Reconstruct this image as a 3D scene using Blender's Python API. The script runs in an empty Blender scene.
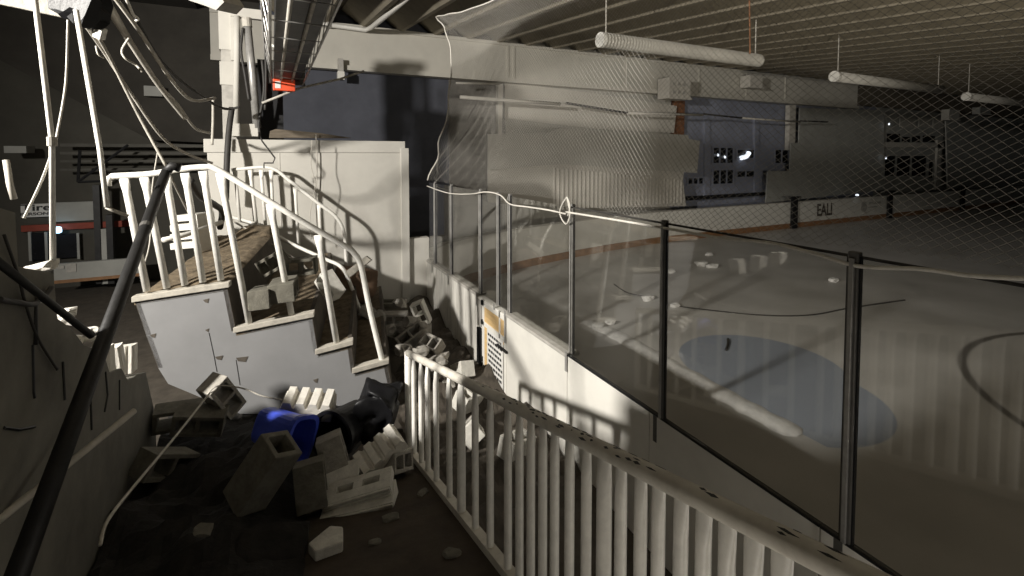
import bpy, bmesh, math, random
from mathutils import Vector, Matrix, Euler, noise
random.seed(7)
SC = bpy.context.scene
COL = SC.collection
PI = math.pi

# ------------------------------------------------------------------ camera (world: X out over the ice, Y along the boards, Z up)
F_PX, PPY, PITCH, EYE = 480.0, 176.0, math.radians(2.5), 2.96
YAW = math.atan2(0.5, 1.0)
cam_d = bpy.data.cameras.new('camera'); cam = bpy.data.objects.new('camera', cam_d); COL.objects.link(cam)
cam.location = (0, 0, EYE); cam.rotation_euler = (PI/2 - PITCH, 0, -YAW)
cam_d.sensor_width = 36; cam_d.lens = 36*F_PX/1024; cam_d.shift_y = -(288-PPY)/1024
cam_d.clip_start = 0.02; cam_d.clip_end = 200
SC.camera = cam
C0 = Vector((0, 0, EYE))
FW = Vector((math.sin(YAW)*math.cos(PITCH), math.cos(YAW)*math.cos(PITCH), -math.sin(PITCH)))
RT = Vector((math.cos(YAW), -math.sin(YAW), 0))
UP = RT.cross(FW)
FH = Vector((math.sin(YAW), math.cos(YAW), 0))

def ray(px, py):
    return FW + RT*((px-512)/F_PX) + UP*(-(py-PPY)/F_PX)
def P(px, py, X=None, Y=None, Z=None, D=None, plane=None):
    """where the line of sight meets a real plane of the place (or lies at a depth)"""
    r = ray(px, py)
    if D is not None: t = D
    elif X is not None: t = (X-C0.x)/r.x
    elif Y is not None: t = (Y-C0.y)/r.y
    elif Z is not None: t = (Z-C0.z)/r.z
    else:
        n, d = plane; t = (d - n.dot(C0))/n.dot(r)
    return C0 + r*t
CAMROT = Matrix.Rotation(-YAW, 3, 'Z')          # a frame that faces the way we look
def erot(rx, ry, rz):
    return CAMROT @ Euler((math.radians(rx), math.radians(ry), math.radians(rz)), 'XYZ').to_matrix()

# ------------------------------------------------------------------ materials
M = {}
def mat(name, col, rough=0.7, var=0.25, scale=4.0, metal=0.0, bump=0.0, col2=None, spec=0.4, detail=6.0, stretch=None):
    m = bpy.data.materials.new(name); m.use_nodes = True
    nt = m.node_tree; b = nt.nodes['Principled BSDF']
    b.inputs['Roughness'].default_value = rough; b.inputs['Metallic'].default_value = metal
    b.inputs['Specular IOR Level'].default_value = spec
    tc = nt.nodes.new('ShaderNodeTexCoord'); no = nt.nodes.new('ShaderNodeTexNoise')
    src = tc.outputs['Object']
    if stretch:
        mp = nt.nodes.new('ShaderNodeMapping'); mp.inputs['Scale'].default_value = stretch
        nt.links.new(src, mp.inputs['Vector']); src = mp.outputs['Vector']
    nt.links.new(src, no.inputs['Vector'])
    no.inputs['Scale'].default_value = scale; no.inputs['Detail'].default_value = detail; no.inputs['Roughness'].default_value = 0.65
    rp = nt.nodes.new('ShaderNodeValToRGB')
    c2 = col2 if col2 else tuple(c*(1-var) for c in col)
    rp.color_ramp.elements[0].position = 0.32; rp.color_ramp.elements[0].color = (*c2, 1)
    rp.color_ramp.elements[1].position = 0.62; rp.color_ramp.elements[1].color = (*col, 1)
    nt.links.new(no.outputs['Fac'], rp.inputs['Fac']); nt.links.new(rp.outputs['Color'], b.inputs['Base Color'])
    if bump:
        bp = nt.nodes.new('ShaderNodeBump'); bp.inputs['Strength'].default_value = bump; bp.inputs['Distance'].default_value = 0.02
        nt.links.new(no.outputs['Fac'], bp.inputs['Height']); nt.links.new(bp.outputs['Normal'], b.inputs['Normal'])
    M[name] = m
    return m
def emit(name, col, s):
    m = bpy.data.materials.new(name); m.use_nodes = True; nt = m.node_tree
    b = nt.nodes['Principled BSDF']; b.inputs['Base Color'].default_value = (*col, 1)
    b.inputs['Emission Color'].default_value = (*col, 1); b.inputs['Emission Strength'].default_value = s
    M[name] = m

mat('white_block', (0.56, 0.54, 0.49), 0.85, 0.10, 2.2, bump=0.15)
mat('white_paint', (0.80, 0.78, 0.72), 0.5, 0.10, 9, bump=0.05)
mat('rail_paint', (0.82, 0.80, 0.74), 0.45, 0.16, 14, bump=0.06)
mat('chipped_paint', (0.66, 0.63, 0.56), 0.5, 0.0, 7, bump=0.15, col2=(0.50, 0.47, 0.41))
mat('board_white', (0.74, 0.72, 0.66), 0.45, 0.10, 3, bump=0.05)
mat('board_shadow_streak', (0.74, 0.72, 0.66), 0.45, 0.0, 3, bump=0.05, col2=(0.46, 0.44, 0.40), stretch=(6, 6, 0.6))  # vertical baluster shadows put into the board colour as darker streaks
mat('cap_grey', (0.46, 0.44, 0.40), 0.6, 0.25, 8)
mat('panel_grey', (0.25, 0.25, 0.252), 0.42, 0.12, 2.0, bump=0.03)
mat('ledge_wood', (0.44, 0.41, 0.35), 0.8, 0.3, 12, bump=0.3)
mat('debris', (0.20, 0.155, 0.10), 0.95, 0.6, 11, bump=0.9)
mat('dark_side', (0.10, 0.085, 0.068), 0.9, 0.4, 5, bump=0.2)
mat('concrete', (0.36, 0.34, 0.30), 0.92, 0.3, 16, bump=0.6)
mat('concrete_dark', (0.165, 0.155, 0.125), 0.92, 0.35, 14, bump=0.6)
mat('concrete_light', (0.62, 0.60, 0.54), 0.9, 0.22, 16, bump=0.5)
mat('fluted', (0.74, 0.71, 0.64), 0.85, 0.2, 18, bump=0.4)
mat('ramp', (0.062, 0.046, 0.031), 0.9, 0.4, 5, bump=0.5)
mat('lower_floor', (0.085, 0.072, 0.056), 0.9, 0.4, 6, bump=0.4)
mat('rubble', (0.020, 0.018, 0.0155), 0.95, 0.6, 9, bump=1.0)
mat('left_wall', (0.18, 0.172, 0.145), 0.9, 0.35, 2.5, bump=0.3)
mat('black', (0.012, 0.012, 0.013), 0.55, 0.3, 6)
mat('black_pole', (0.022, 0.0215, 0.021), 0.5, 0.5, 9, bump=0.2)
mat('black_plastic', (0.008, 0.008, 0.009), 0.42, 0.3, 6, bump=0.3, spec=0.25)
mat('blue_plastic', (0.06, 0.10, 0.62), 0.32, 0.25, 6)
mat('steel', (0.42, 0.41, 0.39), 0.35, 0.3, 10, metal=0.35)
mat('dark_steel', (0.13, 0.125, 0.115), 0.4, 0.3, 10, metal=0.2)
mat('cable_grey', (0.52, 0.49, 0.43), 0.6, 0.3, 12)
mat('cable_dark', (0.045, 0.042, 0.038), 0.6, 0.3, 12)
mat('joist', (0.30, 0.265, 0.20), 0.9, 0.2, 3, bump=0.15)
mat('roof_deck', (0.14, 0.12, 0.09), 0.95, 0.3, 3)
mat('beam_white', (0.60, 0.575, 0.51), 0.7, 0.10, 1.5)
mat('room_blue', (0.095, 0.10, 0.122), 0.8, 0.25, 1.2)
mat('booth_blue', (0.30, 0.32, 0.40), 0.75, 0.2, 1.5)
mat('drape_grey', (0.19, 0.18, 0.165), 0.9, 0.45, 2, stretch=(1, 1, 3))
mat('sheet', (0.50, 0.48, 0.43), 0.75, 0.14, 1.4)
mat('sheet_light', (0.60, 0.57, 0.51), 0.75, 0.12, 1.4)
mat('sheet_dim', (0.40, 0.40, 0.37), 0.8, 0.2, 1.4)
mat('rust', (0.26, 0.12, 0.06), 0.9, 0.4, 6)
mat('brown_cloth', (0.15, 0.095, 0.06), 0.9, 0.4, 6)
mat('kick_orange', (0.34, 0.18, 0.085), 0.6, 0.4, 5)
mat('plywood', (0.72, 0.50, 0.24), 0.7, 0.25, 5, stretch=(1, 1, 8))
mat('ink', (0.02, 0.02, 0.02), 0.6, 0.1, 5)
mat('sign_white', (0.74, 0.73, 0.70), 0.6, 0.06, 5)
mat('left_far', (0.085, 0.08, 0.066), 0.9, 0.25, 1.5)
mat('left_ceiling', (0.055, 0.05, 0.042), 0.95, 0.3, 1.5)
mat('siding', (0.12, 0.115, 0.10), 0.9, 0.3, 2)
mat('red_stripe', (0.30, 0.06, 0.035), 0.7, 0.3, 4)
mat('glass_dark', (0.012, 0.013, 0.016), 0.25, 0.3, 3)
mat('plank', (0.17, 0.14, 0.105), 0.9, 0.4, 4, bump=0.4, stretch=(1, 6, 6))
mat('rope', (0.72, 0.69, 0.62), 0.8, 0.2, 20)
mat('net', (0.42, 0.40, 0.36), 0.8, 0.1, 5)
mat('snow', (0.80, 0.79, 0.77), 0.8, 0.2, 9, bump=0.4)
mat('exit_red', (0.62, 0.07, 0.02), 0.35, 0.15, 20)
emit('lamp_blue', (0.45, 0.75, 1.0), 3.0)
emit('lamp_white', (0.85, 0.92, 1.0), 1.3)
emit('exit_glow', (0.75, 0.09, 0.03), 0.10)

# clear, slightly dusty rink glass
g = bpy.data.materials.new('rink_glass'); g.use_nodes = True; nt = g.node_tree; nt.nodes.remove(nt.nodes['Principled BSDF'])
tr = nt.nodes.new('ShaderNodeBsdfTransparent'); tr.inputs['Color'].default_value = (0.975, 0.975, 0.965, 1)
gl = nt.nodes.new('ShaderNodeBsdfGlossy'); gl.inputs['Roughness'].default_value = 0.03
df = nt.nodes.new('ShaderNodeBsdfDiffuse'); df.inputs['Color'].default_value = (0.6, 0.58, 0.53, 1)
lw_ = nt.nodes.new('ShaderNodeLayerWeight'); lw_.inputs['Blend'].default_value = 0.5
pw = nt.nodes.new('ShaderNodeMath'); pw.operation = 'POWER'; pw.inputs[1].default_value = 4.0; nt.links.new(lw_.outputs['Facing'], pw.inputs[0])
fr = nt.nodes.new('ShaderNodeMath'); fr.operation = 'MULTIPLY_ADD'; fr.inputs[1].default_value = 0.9; fr.inputs[2].default_value = 0.075; nt.links.new(pw.outputs[0], fr.inputs[0])
m1 = nt.nodes.new('ShaderNodeMixShader'); m2 = nt.nodes.new('ShaderNodeMixShader')
tcg = nt.nodes.new('ShaderNodeTexCoord'); ng = nt.nodes.new('ShaderNodeTexNoise'); ng.inputs['Scale'].default_value = 2.0; ng.inputs['Detail'].default_value = 8
mr = nt.nodes.new('ShaderNodeMapRange'); mr.inputs['To Min'].default_value = 0.004; mr.inputs['To Max'].default_value = 0.035
nt.links.new(tcg.outputs['Object'], ng.inputs['Vector']); nt.links.new(ng.outputs['Fac'], mr.inputs['Value'])
nt.links.new(mr.outputs['Result'], m1.inputs['Fac']); nt.links.new(tr.outputs[0], m1.inputs[1]); nt.links.new(df.outputs[0], m1.inputs[2])
nt.links.new(fr.outputs[0], m2.inputs['Fac']); nt.links.new(m1.outputs[0], m2.inputs[1]); nt.links.new(gl.outputs[0], m2.inputs[2])
nt.links.new(m2.outputs[0], nt.nodes['Material Output'].inputs['Surface'])
M['glass'] = g

# the ice: painted blue circle and ring lines belong to its surface
ic = bpy.data.materials.new('rink_ice'); ic.use_nodes = True; nt = ic.node_tree; b = nt.nodes['Principled BSDF']
tc = nt.nodes.new('ShaderNodeTexCoord')
def dist_to(cx, cy, sx=1.0, sy=1.0):
    mp = nt.nodes.new('ShaderNodeMapping'); mp.vector_type = 'TEXTURE'
    mp.inputs['Location'].default_value = (cx, cy, 0); mp.inputs['Scale'].default_value = (sx, sy, 1)
    vl = nt.nodes.new('ShaderNodeVectorMath'); vl.operation = 'LENGTH'
    nt.links.new(tc.outputs['Object'], mp.inputs['Vector']); nt.links.new(mp.outputs['Vector'], vl.inputs[0])
    return vl.outputs['Value']
def ramp(v, stops):
    r = nt.nodes.new('ShaderNodeValToRGB'); r.color_ramp.interpolation = 'LINEAR'
    while len(r.color_ramp.elements) > 1: r.color_ramp.elements.remove(r.color_ramp.elements[-1])
    r.color_ramp.elements[0].position = stops[0][0]; r.color_ramp.elements[0].color = (stops[0][1],)*3 + (1,)
    for p_, v_ in stops[1:]:
        e = r.color_ramp.elements.new(p_); e.color = (v_,)*3 + (1,)
    nt.links.new(v, r.inputs['Fac']); return r.outputs['Color']
def mixc(fac, a, bcol):
    mx = nt.nodes.new('ShaderNodeMix'); mx.data_type = 'RGBA'
    nt.links.new(fac, mx.inputs[0])
    if isinstance(a, tuple): mx.inputs[6].default_value = (*a, 1)
    else: nt.links.new(a, mx.inputs[6])
    mx.inputs[7].default_value = (*bcol, 1)
    return mx.outputs[2]
n1 = nt.nodes.new('ShaderNodeTexNoise'); n1.inputs['Scale'].default_value = 0.9; n1.inputs['Detail'].default_value = 7
nt.links.new(tc.outputs['Object'], n1.inputs['Vector'])
base = mixc(ramp(n1.outputs['Fac'], [(0.35, 0), (0.7, 1)]), (0.62, 0.605, 0.58), (0.48, 0.465, 0.44))
def scaled(v, r):
    d = nt.nodes.new('ShaderNodeMath'); d.operation = 'DIVIDE'; d.inputs[1].default_value = r; nt.links.new(v, d.inputs[0]); return d.outputs[0]
c1 = base
for cx_, cy_, r_ in ((6.15, 4.44, 1.08), (5.62, 3.72, 1.12)):
    mk = nt.nodes.new('ShaderNodeMath'); mk.operation = 'MULTIPLY'
    sx_ = nt.nodes.new('ShaderNodeSeparateXYZ'); nt.links.new(tc.outputs['Object'], sx_.inputs[0])
    gt_ = nt.nodes.new('ShaderNodeMath'); gt_.operation = 'GREATER_THAN'; gt_.inputs[1].default_value = 4.98; nt.links.new(sx_.outputs[0], gt_.inputs[0])
    nt.links.new(ramp(scaled(dist_to(cx_, cy_), r_), [(0.0, 1), (0.985, 1), (0.999, 0)]), mk.inputs[0]); nt.links.new(gt_.outputs[0], mk.inputs[1])
    c1 = mixc(mk.outputs[0], c1, (0.34, 0.375, 0.44))
ring = ramp(scaled(dist_to(10.05, -0.10), 5.0), [(0.0, 0), (0.685, 0), (0.692, 1), (0.705, 1), (0.712, 0)])
c2 = mixc(ring, c1, (0.15, 0.14, 0.13))
nt.links.new(c2, b.inputs['Base Color']); b.inputs['Roughness'].default_value = 0.42; b.inputs['Specular IOR Level'].default_value = 0.3
M['ice'] = ic

# ------------------------------------------------------------------ mesh helpers
class MB:
    def __init__(s): s.v = []; s.f = []
    def add(s, vs, fs):
        o = len(s.v); s.v += [Vector(v) for v in vs]; s.f += [tuple(i+o for i in f) for f in fs]; return s
    def box(s, c, size, rot=None):
        c = Vector(c); h = Vector(size)/2; vs = []
        for x in (-1, 1):
            for y in (-1, 1):
                for z in (-1, 1):
                    p = Vector((x*h.x, y*h.y, z*h.z))
                    if rot is not None: p = rot @ p
                    vs.append(c+p)
        return s.add(vs, [(0,1,3,2),(4,6,7,5),(0,4,5,1),(2,3,7,6),(0,2,6,4),(1,5,7,3)])
    def bb(s, lo, hi):
        lo = Vector(lo); hi = Vector(hi); return s.box((lo+hi)/2, hi-lo)
    def prism(s, poly, off):
        """a polygon of 3D points given real thickness along off"""
        off = Vector(off); n = len(poly); a = [Vector(p) for p in poly]; bb = [p+off for p in a]
        fs = [tuple(range(n)), tuple(range(2*n-1, n-1, -1))]
        fs += [(i, i+n, (i+1) % n + n, (i+1) % n) for i in range(n)]
        return s.add(a+bb, fs)
    def tube(s, pts, r, n=8, cap=True, r1=None):
        pts = [Vector(p) for p in pts]; k = len(pts); vs = []; fs = []
        prev = None
        for i, p in enumerate(pts):
            t = (pts[min(i+1, k-1)] - pts[max(i-1, 0)]).normalized()
            if prev is None:
                a = t.cross(Vector((0, 0, 1)));
                if a.length < 1e-3: a = t.cross(Vector((1, 0, 0)))
            else: a = prev - t*prev.dot(t)
            a.normalize(); prev = a; bnorm = t.cross(a)
            rr = r if r1 is None else r + (r1-r)*i/(k-1)
            if callable(r): rr = r(i/(k-1))
            for j in range(n):
                th = 2*PI*j/n; vs.append(p + (a*math.cos(th) + bnorm*math.sin(th))*rr)
        for i in range(k-1):
            for j in range(n):
                fs.append((i*n+j, i*n+(j+1) % n, (i+1)*n+(j+1) % n, (i+1)*n+j))
        if cap: fs += [tuple(range(n-1, -1, -1)), tuple(range((k-1)*n, k*n))]
        return s.add(vs, fs)
    def build(s, name, m, parent=None, smooth=False, bevel=0.0, seg=2):
        me = bpy.data.meshes.new(name); me.from_pydata([tuple(v) for v in s.v], [], s.f); me.update()
        bm = bmesh.new(); bm.from_mesh(me); bmesh.ops.recalc_face_normals(bm, faces=bm.faces); bm.to_mesh(me); bm.free()
        o = bpy.data.objects.new(name, me); COL.objects.link(o); me.materials.append(M[m])
        if smooth:
            for p in me.polygons: p.use_smooth = True
        if bevel:
            md = o.modifiers.new('edge', 'BEVEL'); md.width = bevel; md.segments = seg; md.limit_method = 'ANGLE'
        if parent is not None:
            o.parent = parent
            par = parent; mw = Matrix.Identity(4)
            while par is not None:
                mw = par.matrix_basis @ mw if par.parent is None else par.matrix_parent_inverse @ par.matrix_basis @ mw
                par = par.parent
            o.matrix_parent_inverse = mw.inverted()
        return o
def tag(o, label, cat, group=None, kind=None):
    if label: o['label'] = label
    if cat: o['category'] = cat
    if group: o['group'] = group
    if kind: o['kind'] = kind
    return o
def empty(name, loc, label, cat, group=None, kind=None):
    o = bpy.data.objects.new(name, None); COL.objects.link(o); o.location = loc; o.empty_display_size = 0.1
    return tag(o, label, cat, group, kind)
def struct(o, label=None):
    o['kind'] = 'structure'
    if label: o['label'] = label
    return o
def spline(pts, n=8):
    """smooth run through the points"""
    pts = [Vector(p) for p in pts]; out = []
    for i in range(len(pts)-1):
        p0 = pts[max(i-1, 0)]; p1 = pts[i]; p2 = pts[i+1]; p3 = pts[min(i+2, len(pts)-1)]
        for j in range(n):
            t = j/n
            out.append(0.5*((2*p1) + (p2-p0)*t + (2*p0-5*p1+4*p2-p3)*t*t + (3*p1-p0-3*p2+p3)*t**3))
    out.append(pts[-1]); return out
def cable(name, pts, r, m, label, cat='cable', group=None, n=6, smooth=True):
    return tag(MB().tube(spline(pts) if smooth else pts, r, n).build(name, m, smooth=True), label, cat, group)
def lump(c, size, rot=None, seed=0, rough=0.25, sub=2):
    """a broken lump: a jittered icosphere"""
    bm = bmesh.new(); bmesh.ops.create_icosphere(bm, subdivisions=sub, radius=1.0)
    mb = MB(); vs = []
    for v in bm.verts:
        k = 1 + rough*noise.noise(v.co*1.7 + Vector((seed*3.1, seed*1.7, seed)))*2
        q = Vector((max(-.8, min(.8, v.co.x*k))*size[0]/1.6, max(-.8, min(.8, v.co.y*k))*size[1]/1.6, max(-.75, min(.75, v.co.z*k))*size[2]/1.5))
        if rot is not None: q = rot @ q
        vs.append(Vector(c)+q)
    fs = [tuple(v.index for v in f.verts) for f in bm.faces]; bm.free()
    return mb.add(vs, fs)

# ================================================================== SETTING
RX = 2.47                     # outer face of the near boards
def ramp_z(y): return max(0.0, 1.22 - 0.24*y)
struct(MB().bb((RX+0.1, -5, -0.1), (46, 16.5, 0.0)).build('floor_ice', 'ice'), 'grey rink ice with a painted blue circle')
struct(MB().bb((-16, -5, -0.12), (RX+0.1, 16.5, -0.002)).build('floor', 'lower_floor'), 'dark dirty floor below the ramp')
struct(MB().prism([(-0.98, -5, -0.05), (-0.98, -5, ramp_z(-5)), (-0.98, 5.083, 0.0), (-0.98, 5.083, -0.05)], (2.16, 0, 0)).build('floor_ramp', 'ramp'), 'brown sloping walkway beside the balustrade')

def roof_z(y): return 6.27 - 0.0839*(13-y)
struct(MB().prism([(-1.5, -5, roof_z(-5)+0.40), (46, -5, roof_z(-5)+0.40), (46, 14.5, roof_z(14.5)+0.40), (-1.5, 14.5, roof_z(14.5)+0.40)], (0, 0, 0.15)).build('ceiling', 'roof_deck'))
k = 0
x = 0.27
while x < 45:
    k += 1
    w = 0.10
    struct(MB().prism([(x, -5, roof_z(-5)), (x+w, -5, roof_z(-5)), (x+w+0.10, -5, roof_z(-5)+0.38), (x-0.52, -5, roof_z(-5)+0.38)],
                      (0, 18, 18*0.0839)).build('trim_%d' % k, 'joist'), 'brown roof joist')
    x += 0.95
# white fascia beam over the end of the rink
bm_ = MB()
bm_.bb((-1.2, 12.95, 5.2), (24.5, 13.15, 6.24)); bm_.bb((-1.2, 12.86, 5.12), (24.5, 13.15, 5.24)); bm_.bb((-1.2, 12.90, 6.20), (24.5, 13.15, 6.29))
for xs in (6.3, 6.5, 10.8, 14.2, 16.8, 19.2): bm_.bb((xs, 12.92, 5.24), (xs+0.06, 12.96, 6.2))
struct(bm_.build('beam_white', 'beam_white'), 'long white fascia beam under the joists')
struct(MB().bb((24.5, 12.95, 5.3), (46, 13.15, 6.24)).build('beam_dark', 'roof_deck'))
# wall behind
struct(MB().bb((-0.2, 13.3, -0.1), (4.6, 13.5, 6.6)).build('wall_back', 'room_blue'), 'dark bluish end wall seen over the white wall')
struct(MB().bb((4.6, 13.25, -0.1), (6.4, 13.5, 6.6)).build('wall_drape', 'drape_grey'))
struct(MB().bb((6.4, 13.3, -0.1), (13.2, 13.5, 6.6)).build('wall_rear', 'sheet'))
struct(MB().bb((13.2, 13.5, -0.1), (27.2, 13.7, 6.6)).build('wall_booth', 'booth_blue'), 'blue-grey wall with small dark windows')
struct(MB().bb((27.2, 13.5, -0.1), (46, 13.7, 6.6)).build('wall_end', 'sheet_dim'))
struct(MB().bb((46, -5, -0.1), (46.2, 14, 6.6)).build('wall_right', 'left_ceiling'))
# white block wall behind the stair
wl = MB(); wl.bb((-0.86, 8.42, -0.05), (2.12, 8.62, 3.00)); wl.bb((-0.90, 8.40, 3.00), (2.10, 8.64, 3.20))
wl.bb((2.02, 8.38, -0.05), (2.16, 8.64, 3.08)); wl.bb((0.10, 8.413, -0.05), (0.115, 8.43, 3.0))
struct(wl.build('wall_white', 'white_block', bevel=0.006), 'white painted block wall behind the stair')
struct(MB().bb((2.16, 8.46, -0.05), (2.54, 8.62, 1.46)).build('wall_low', 'white_block'), 'low white wall meeting the rink boards')
# dark hall beyond the broken wall
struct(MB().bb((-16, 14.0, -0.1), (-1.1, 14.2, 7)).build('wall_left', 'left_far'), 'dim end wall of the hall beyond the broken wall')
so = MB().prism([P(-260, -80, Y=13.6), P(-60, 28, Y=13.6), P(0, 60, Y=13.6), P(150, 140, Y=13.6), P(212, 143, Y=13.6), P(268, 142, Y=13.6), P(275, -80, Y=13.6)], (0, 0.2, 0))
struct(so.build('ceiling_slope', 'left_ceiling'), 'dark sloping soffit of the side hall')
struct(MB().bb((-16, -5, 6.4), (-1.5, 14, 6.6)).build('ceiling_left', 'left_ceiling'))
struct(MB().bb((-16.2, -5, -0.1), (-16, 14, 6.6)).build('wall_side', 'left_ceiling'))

# broken block wall beside the ramp
LW = -0.99
def lw(px, py): return P(px, py, X=LW)
prof = [(-3.0, 0.0), (-3.0, 4.6), (lw(-4, 100).y, 4.6), (lw(-4, 206).y, lw(-4, 206).z), (lw(16, 212).y, lw(16, 212).z), (lw(19, 264).y, lw(23, 264).z), (lw(28, 268).y, lw(28, 268).z), (lw(54, 272).y, lw(54, 272).z),
        (lw(58, 318).y, lw(58, 318).z), (lw(72, 328).y, lw(72, 328).z), (lw(84, 344).y, lw(84, 344).z), (lw(104, 352).y, lw(104, 352).z), (lw(110, 372).y, lw(110, 372).z),
        (lw(122, 368).y, lw(122, 368).z), (lw(128, 380).y, lw(128, 380).z), (lw(139, 374).y, lw(139, 374).z), (lw(146, 372).y, lw(146, 372).z), (lw(154, 408).y, lw(154, 408).z), (lw(156, 430).y, lw(156, 430).z), (lw(156, 430).y, 0.0)]
mb = MB().prism([(LW, y_, z_) for y_, z_ in prof], (-0.19, 0, 0))
struct(mb.build('wall_broken', 'left_wall', bevel=0.008), 'broken grey block wall beside the ramp')
# mortar cracks, dark gaps standing in the wall face
ck = MB()
for a in (((88, 384), (90, 400), (91, 430)), ((62, 362), (64, 400)), ((32, 345), (33, 392), (34, 398)), ((105, 372), (107, 395), (104, 412)), ((119, 380), (119, 410)), ((3, 428), (18, 430), (34, 427))):
    pts = [lw(*q) + Vector((0.002, 0, 0)) for q in a]
    ck.tube(pts, 0.0065, 5)
ckx = ck.build('crack', 'black', bpy.data.objects['wall_broken'])

# ================================================================== RINK BOARDS AND GLASS (near side)
POSTS = [1.30, 2.54, 3.77, 5.10, 5.42, 6.00, 7.18, 8.03]
BT, GT = 1.07, 2.49
def board(y0, y1, label, m='board_white', cap=True):
    r = empty('dasher_board', (RX, (y0+y1)/2, 0), label, 'rink board', 'near rink boards')
    MB().bb((RX, y0+0.004, 0.0), (RX+(0.10 if cap else 0.03), y1-0.004, BT-0.035 if cap else BT-0.012)).build('panel', m, r, bevel=0.004)
    if not cap:
        MB().bb((RX-0.003, y0+0.002, BT-0.014), (RX+0.03, y1-0.002, BT)).build('top_gasket', 'black', r)
    else: MB().bb((RX-0.012, y0+0.002, BT-0.035), (RX+0.145, y1-0.002, BT)).build('top_cap', 'cap_grey', r, bevel=0.006)
    tk = 0.10 if cap else 0.03
    MB().bb((RX+tk, y0+0.004, 0.0), (RX+tk+0.015, y1-0.004, 0.2)).build('kick_plate', 'kick_orange', r)
    return r
board(-3.0, -0.45, 'white rink board panel at the end of the run past the last tall post', cap=False)
board(-0.45, 1.42, 'white rink board panel tapering out of sight behind the thick balustrade rail', cap=False)
board(1.42, 2.66, 'white rink board panel between the two posts that flank the blue circle', cap=False)
board(2.66, 3.77, 'half lit white rink board panel below the pane that mirrors the balusters', cap=False)
board(3.77, 5.10, 'brightest white rink board panel, right next to the gate latch')
board(6.02, 7.10, 'white rink board panel with painted vertical shadow streaks next to the gate', 'board_shadow_streak')
board(7.10, 8.40, 'white rink board panel painted with shadow streaks, meeting the low white wall', 'board_shadow_streak')

pl = ['post beside the pale blue circle, thickest of the row', 'black post between the clear panes in front of the orange kick strip', 'post with a white rope loop at its top',
      'post standing at the gate latch', 'thin post on the gate beside the latch post', 'stout post on the gate hinge side', 'slim post on the streaked boards between hinge post and end post', 'end post at the low white wall where net begins']
for i, y in enumerate(POSTS):
    m = 'dark_steel' if i in (0, 1) else 'steel'
    w = 0.050 if i in (0, 5) else (0.042 if i < 4 else 0.036)
    r = empty('glass_post', (RX+0.05, y, BT), 'metal ' + pl[i], 'post', 'glass posts on the boards')
    zb = BT - (0.36 if i == 3 else 0.05 if i == 4 else 0.16)
    mbp = MB(); mbp.bb((RX+0.036, y-w/2, BT), (RX+0.074, y+w/2, GT+0.01))
    mbp.build('upright', m, r, bevel=0.006)
    fl = MB(); fl.bb((RX+0.022, y-w*0.22, BT), (RX+0.036, y+w*0.22, GT-0.02)); fl.build('face_strip', 'steel', r, bevel=0.003)
    MB().bb((RX-0.016, y-w*0.4, zb), (RX-0.012, y+w*0.4, BT+0.03)).build('mounting_plate', m, r)
    for sgn in (-1, 1):
        MB().bb((RX+0.045, y+sgn*(w/2+0.003)-0.003, BT), (RX+0.066, y+sgn*(w/2+0.003)+0.003, GT-0.01)).build('gasket', 'black', r)
    if y < 3.7: r.location.x -= 0.044
ys = [-3.0, -0.02] + POSTS + [8.40]
gl_lab = ['wide dark pane past the thickest post', 'dark pane past the thickest post beside its neighbour', 'clear pane in front of the pale blue circle', 'clear pane that mirrors the white balusters', 'clear pane beside the rope loop post mirroring the stair',
          'narrow pane above the gate latch', 'pane above the plywood gate', 'pane above the streaked boards beside the hinge post', 'pane by the end post at the net edge', 'narrow pane at the low white wall']
gi = 0
seq = [(-3.0, -0.0), (0.0, 1.30), (1.30, 2.54), (2.54, 3.77), (3.77, 5.10), (5.10, 5.42), (5.42, 6.0), (6.0, 7.18), (7.18, 8.03), (8.03, 8.40)]
for (a, b_), lab in zip(seq, gl_lab):
    o = MB().bb((RX+0.050, a+0.03, BT+0.002), (RX+0.060, b_-0.03, GT-0.02)).build('glass_sheet', 'glass')
    if b_ < 3.8: o.location.x = -0.044
    tag(o, lab[0].lower() + lab[1:] + ' of rink glass' if 'glass' not in lab else lab, 'glass pane', 'rink glass panes')
tag(MB().tube([(RX+0.02, -3, GT-0.015), (RX+0.02, 3.77, GT-0.015)], 0.008, 6).build('top_wire', 'cable_dark'), 'thin dark wire strung along the glass tops', 'wire')

# the gate in the boards
gt = empty('rink_gate', (RX, 5.55, 0), 'white rink gate with plywood patches and a printed notice', 'gate')
y0, y1 = 5.10, 6.0
gm = MB()
gm.bb((RX+0.02, y0, 0.05), (RX+0.09, y1, BT-0.03)); gm.build('gate_leaf', 'board_white', gt)
fm = MB()
for (a0, a1, z0, z1) in ((y0, y1, BT-0.11, BT-0.03), (y0, y0+0.05, 0.05, BT-0.03), (y1-0.24, y1-0.17, 0.05, BT-0.03), (y0, y1-0.2, 0.70, 0.76), (y0+0.16, y0+0.20, 0.5, BT-0.03)):
    fm.bb((RX-0.005, a0, z0), (RX+0.02, a1, z1))
fm.build('gate_frame', 'white_paint', gt, bevel=0.004)
MB().bb((RX+0.005, y0+0.20, 0.76), (RX+0.022, y1-0.24, BT-0.11)).build('plywood_patch', 'plywood', gt)
MB().bb((RX+0.005, y0+0.05, 0.66), (RX+0.022, y0+0.16, BT-0.11)).build('plywood_patch', 'plywood', gt)
MB().bb((RX+0.005, y1-0.34, 0.10), (RX+0.022, y1-0.24, 0.70)).build('plywood_patch', 'plywood', gt)
nb = MB().bb((RX-0.004, y0+0.08, 0.10), (RX+0.004, y1-0.34, 0.70)).build('notice', 'sign_white', gt)
ln = MB(); rr = random.Random(3)
z_ = 0.66
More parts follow.
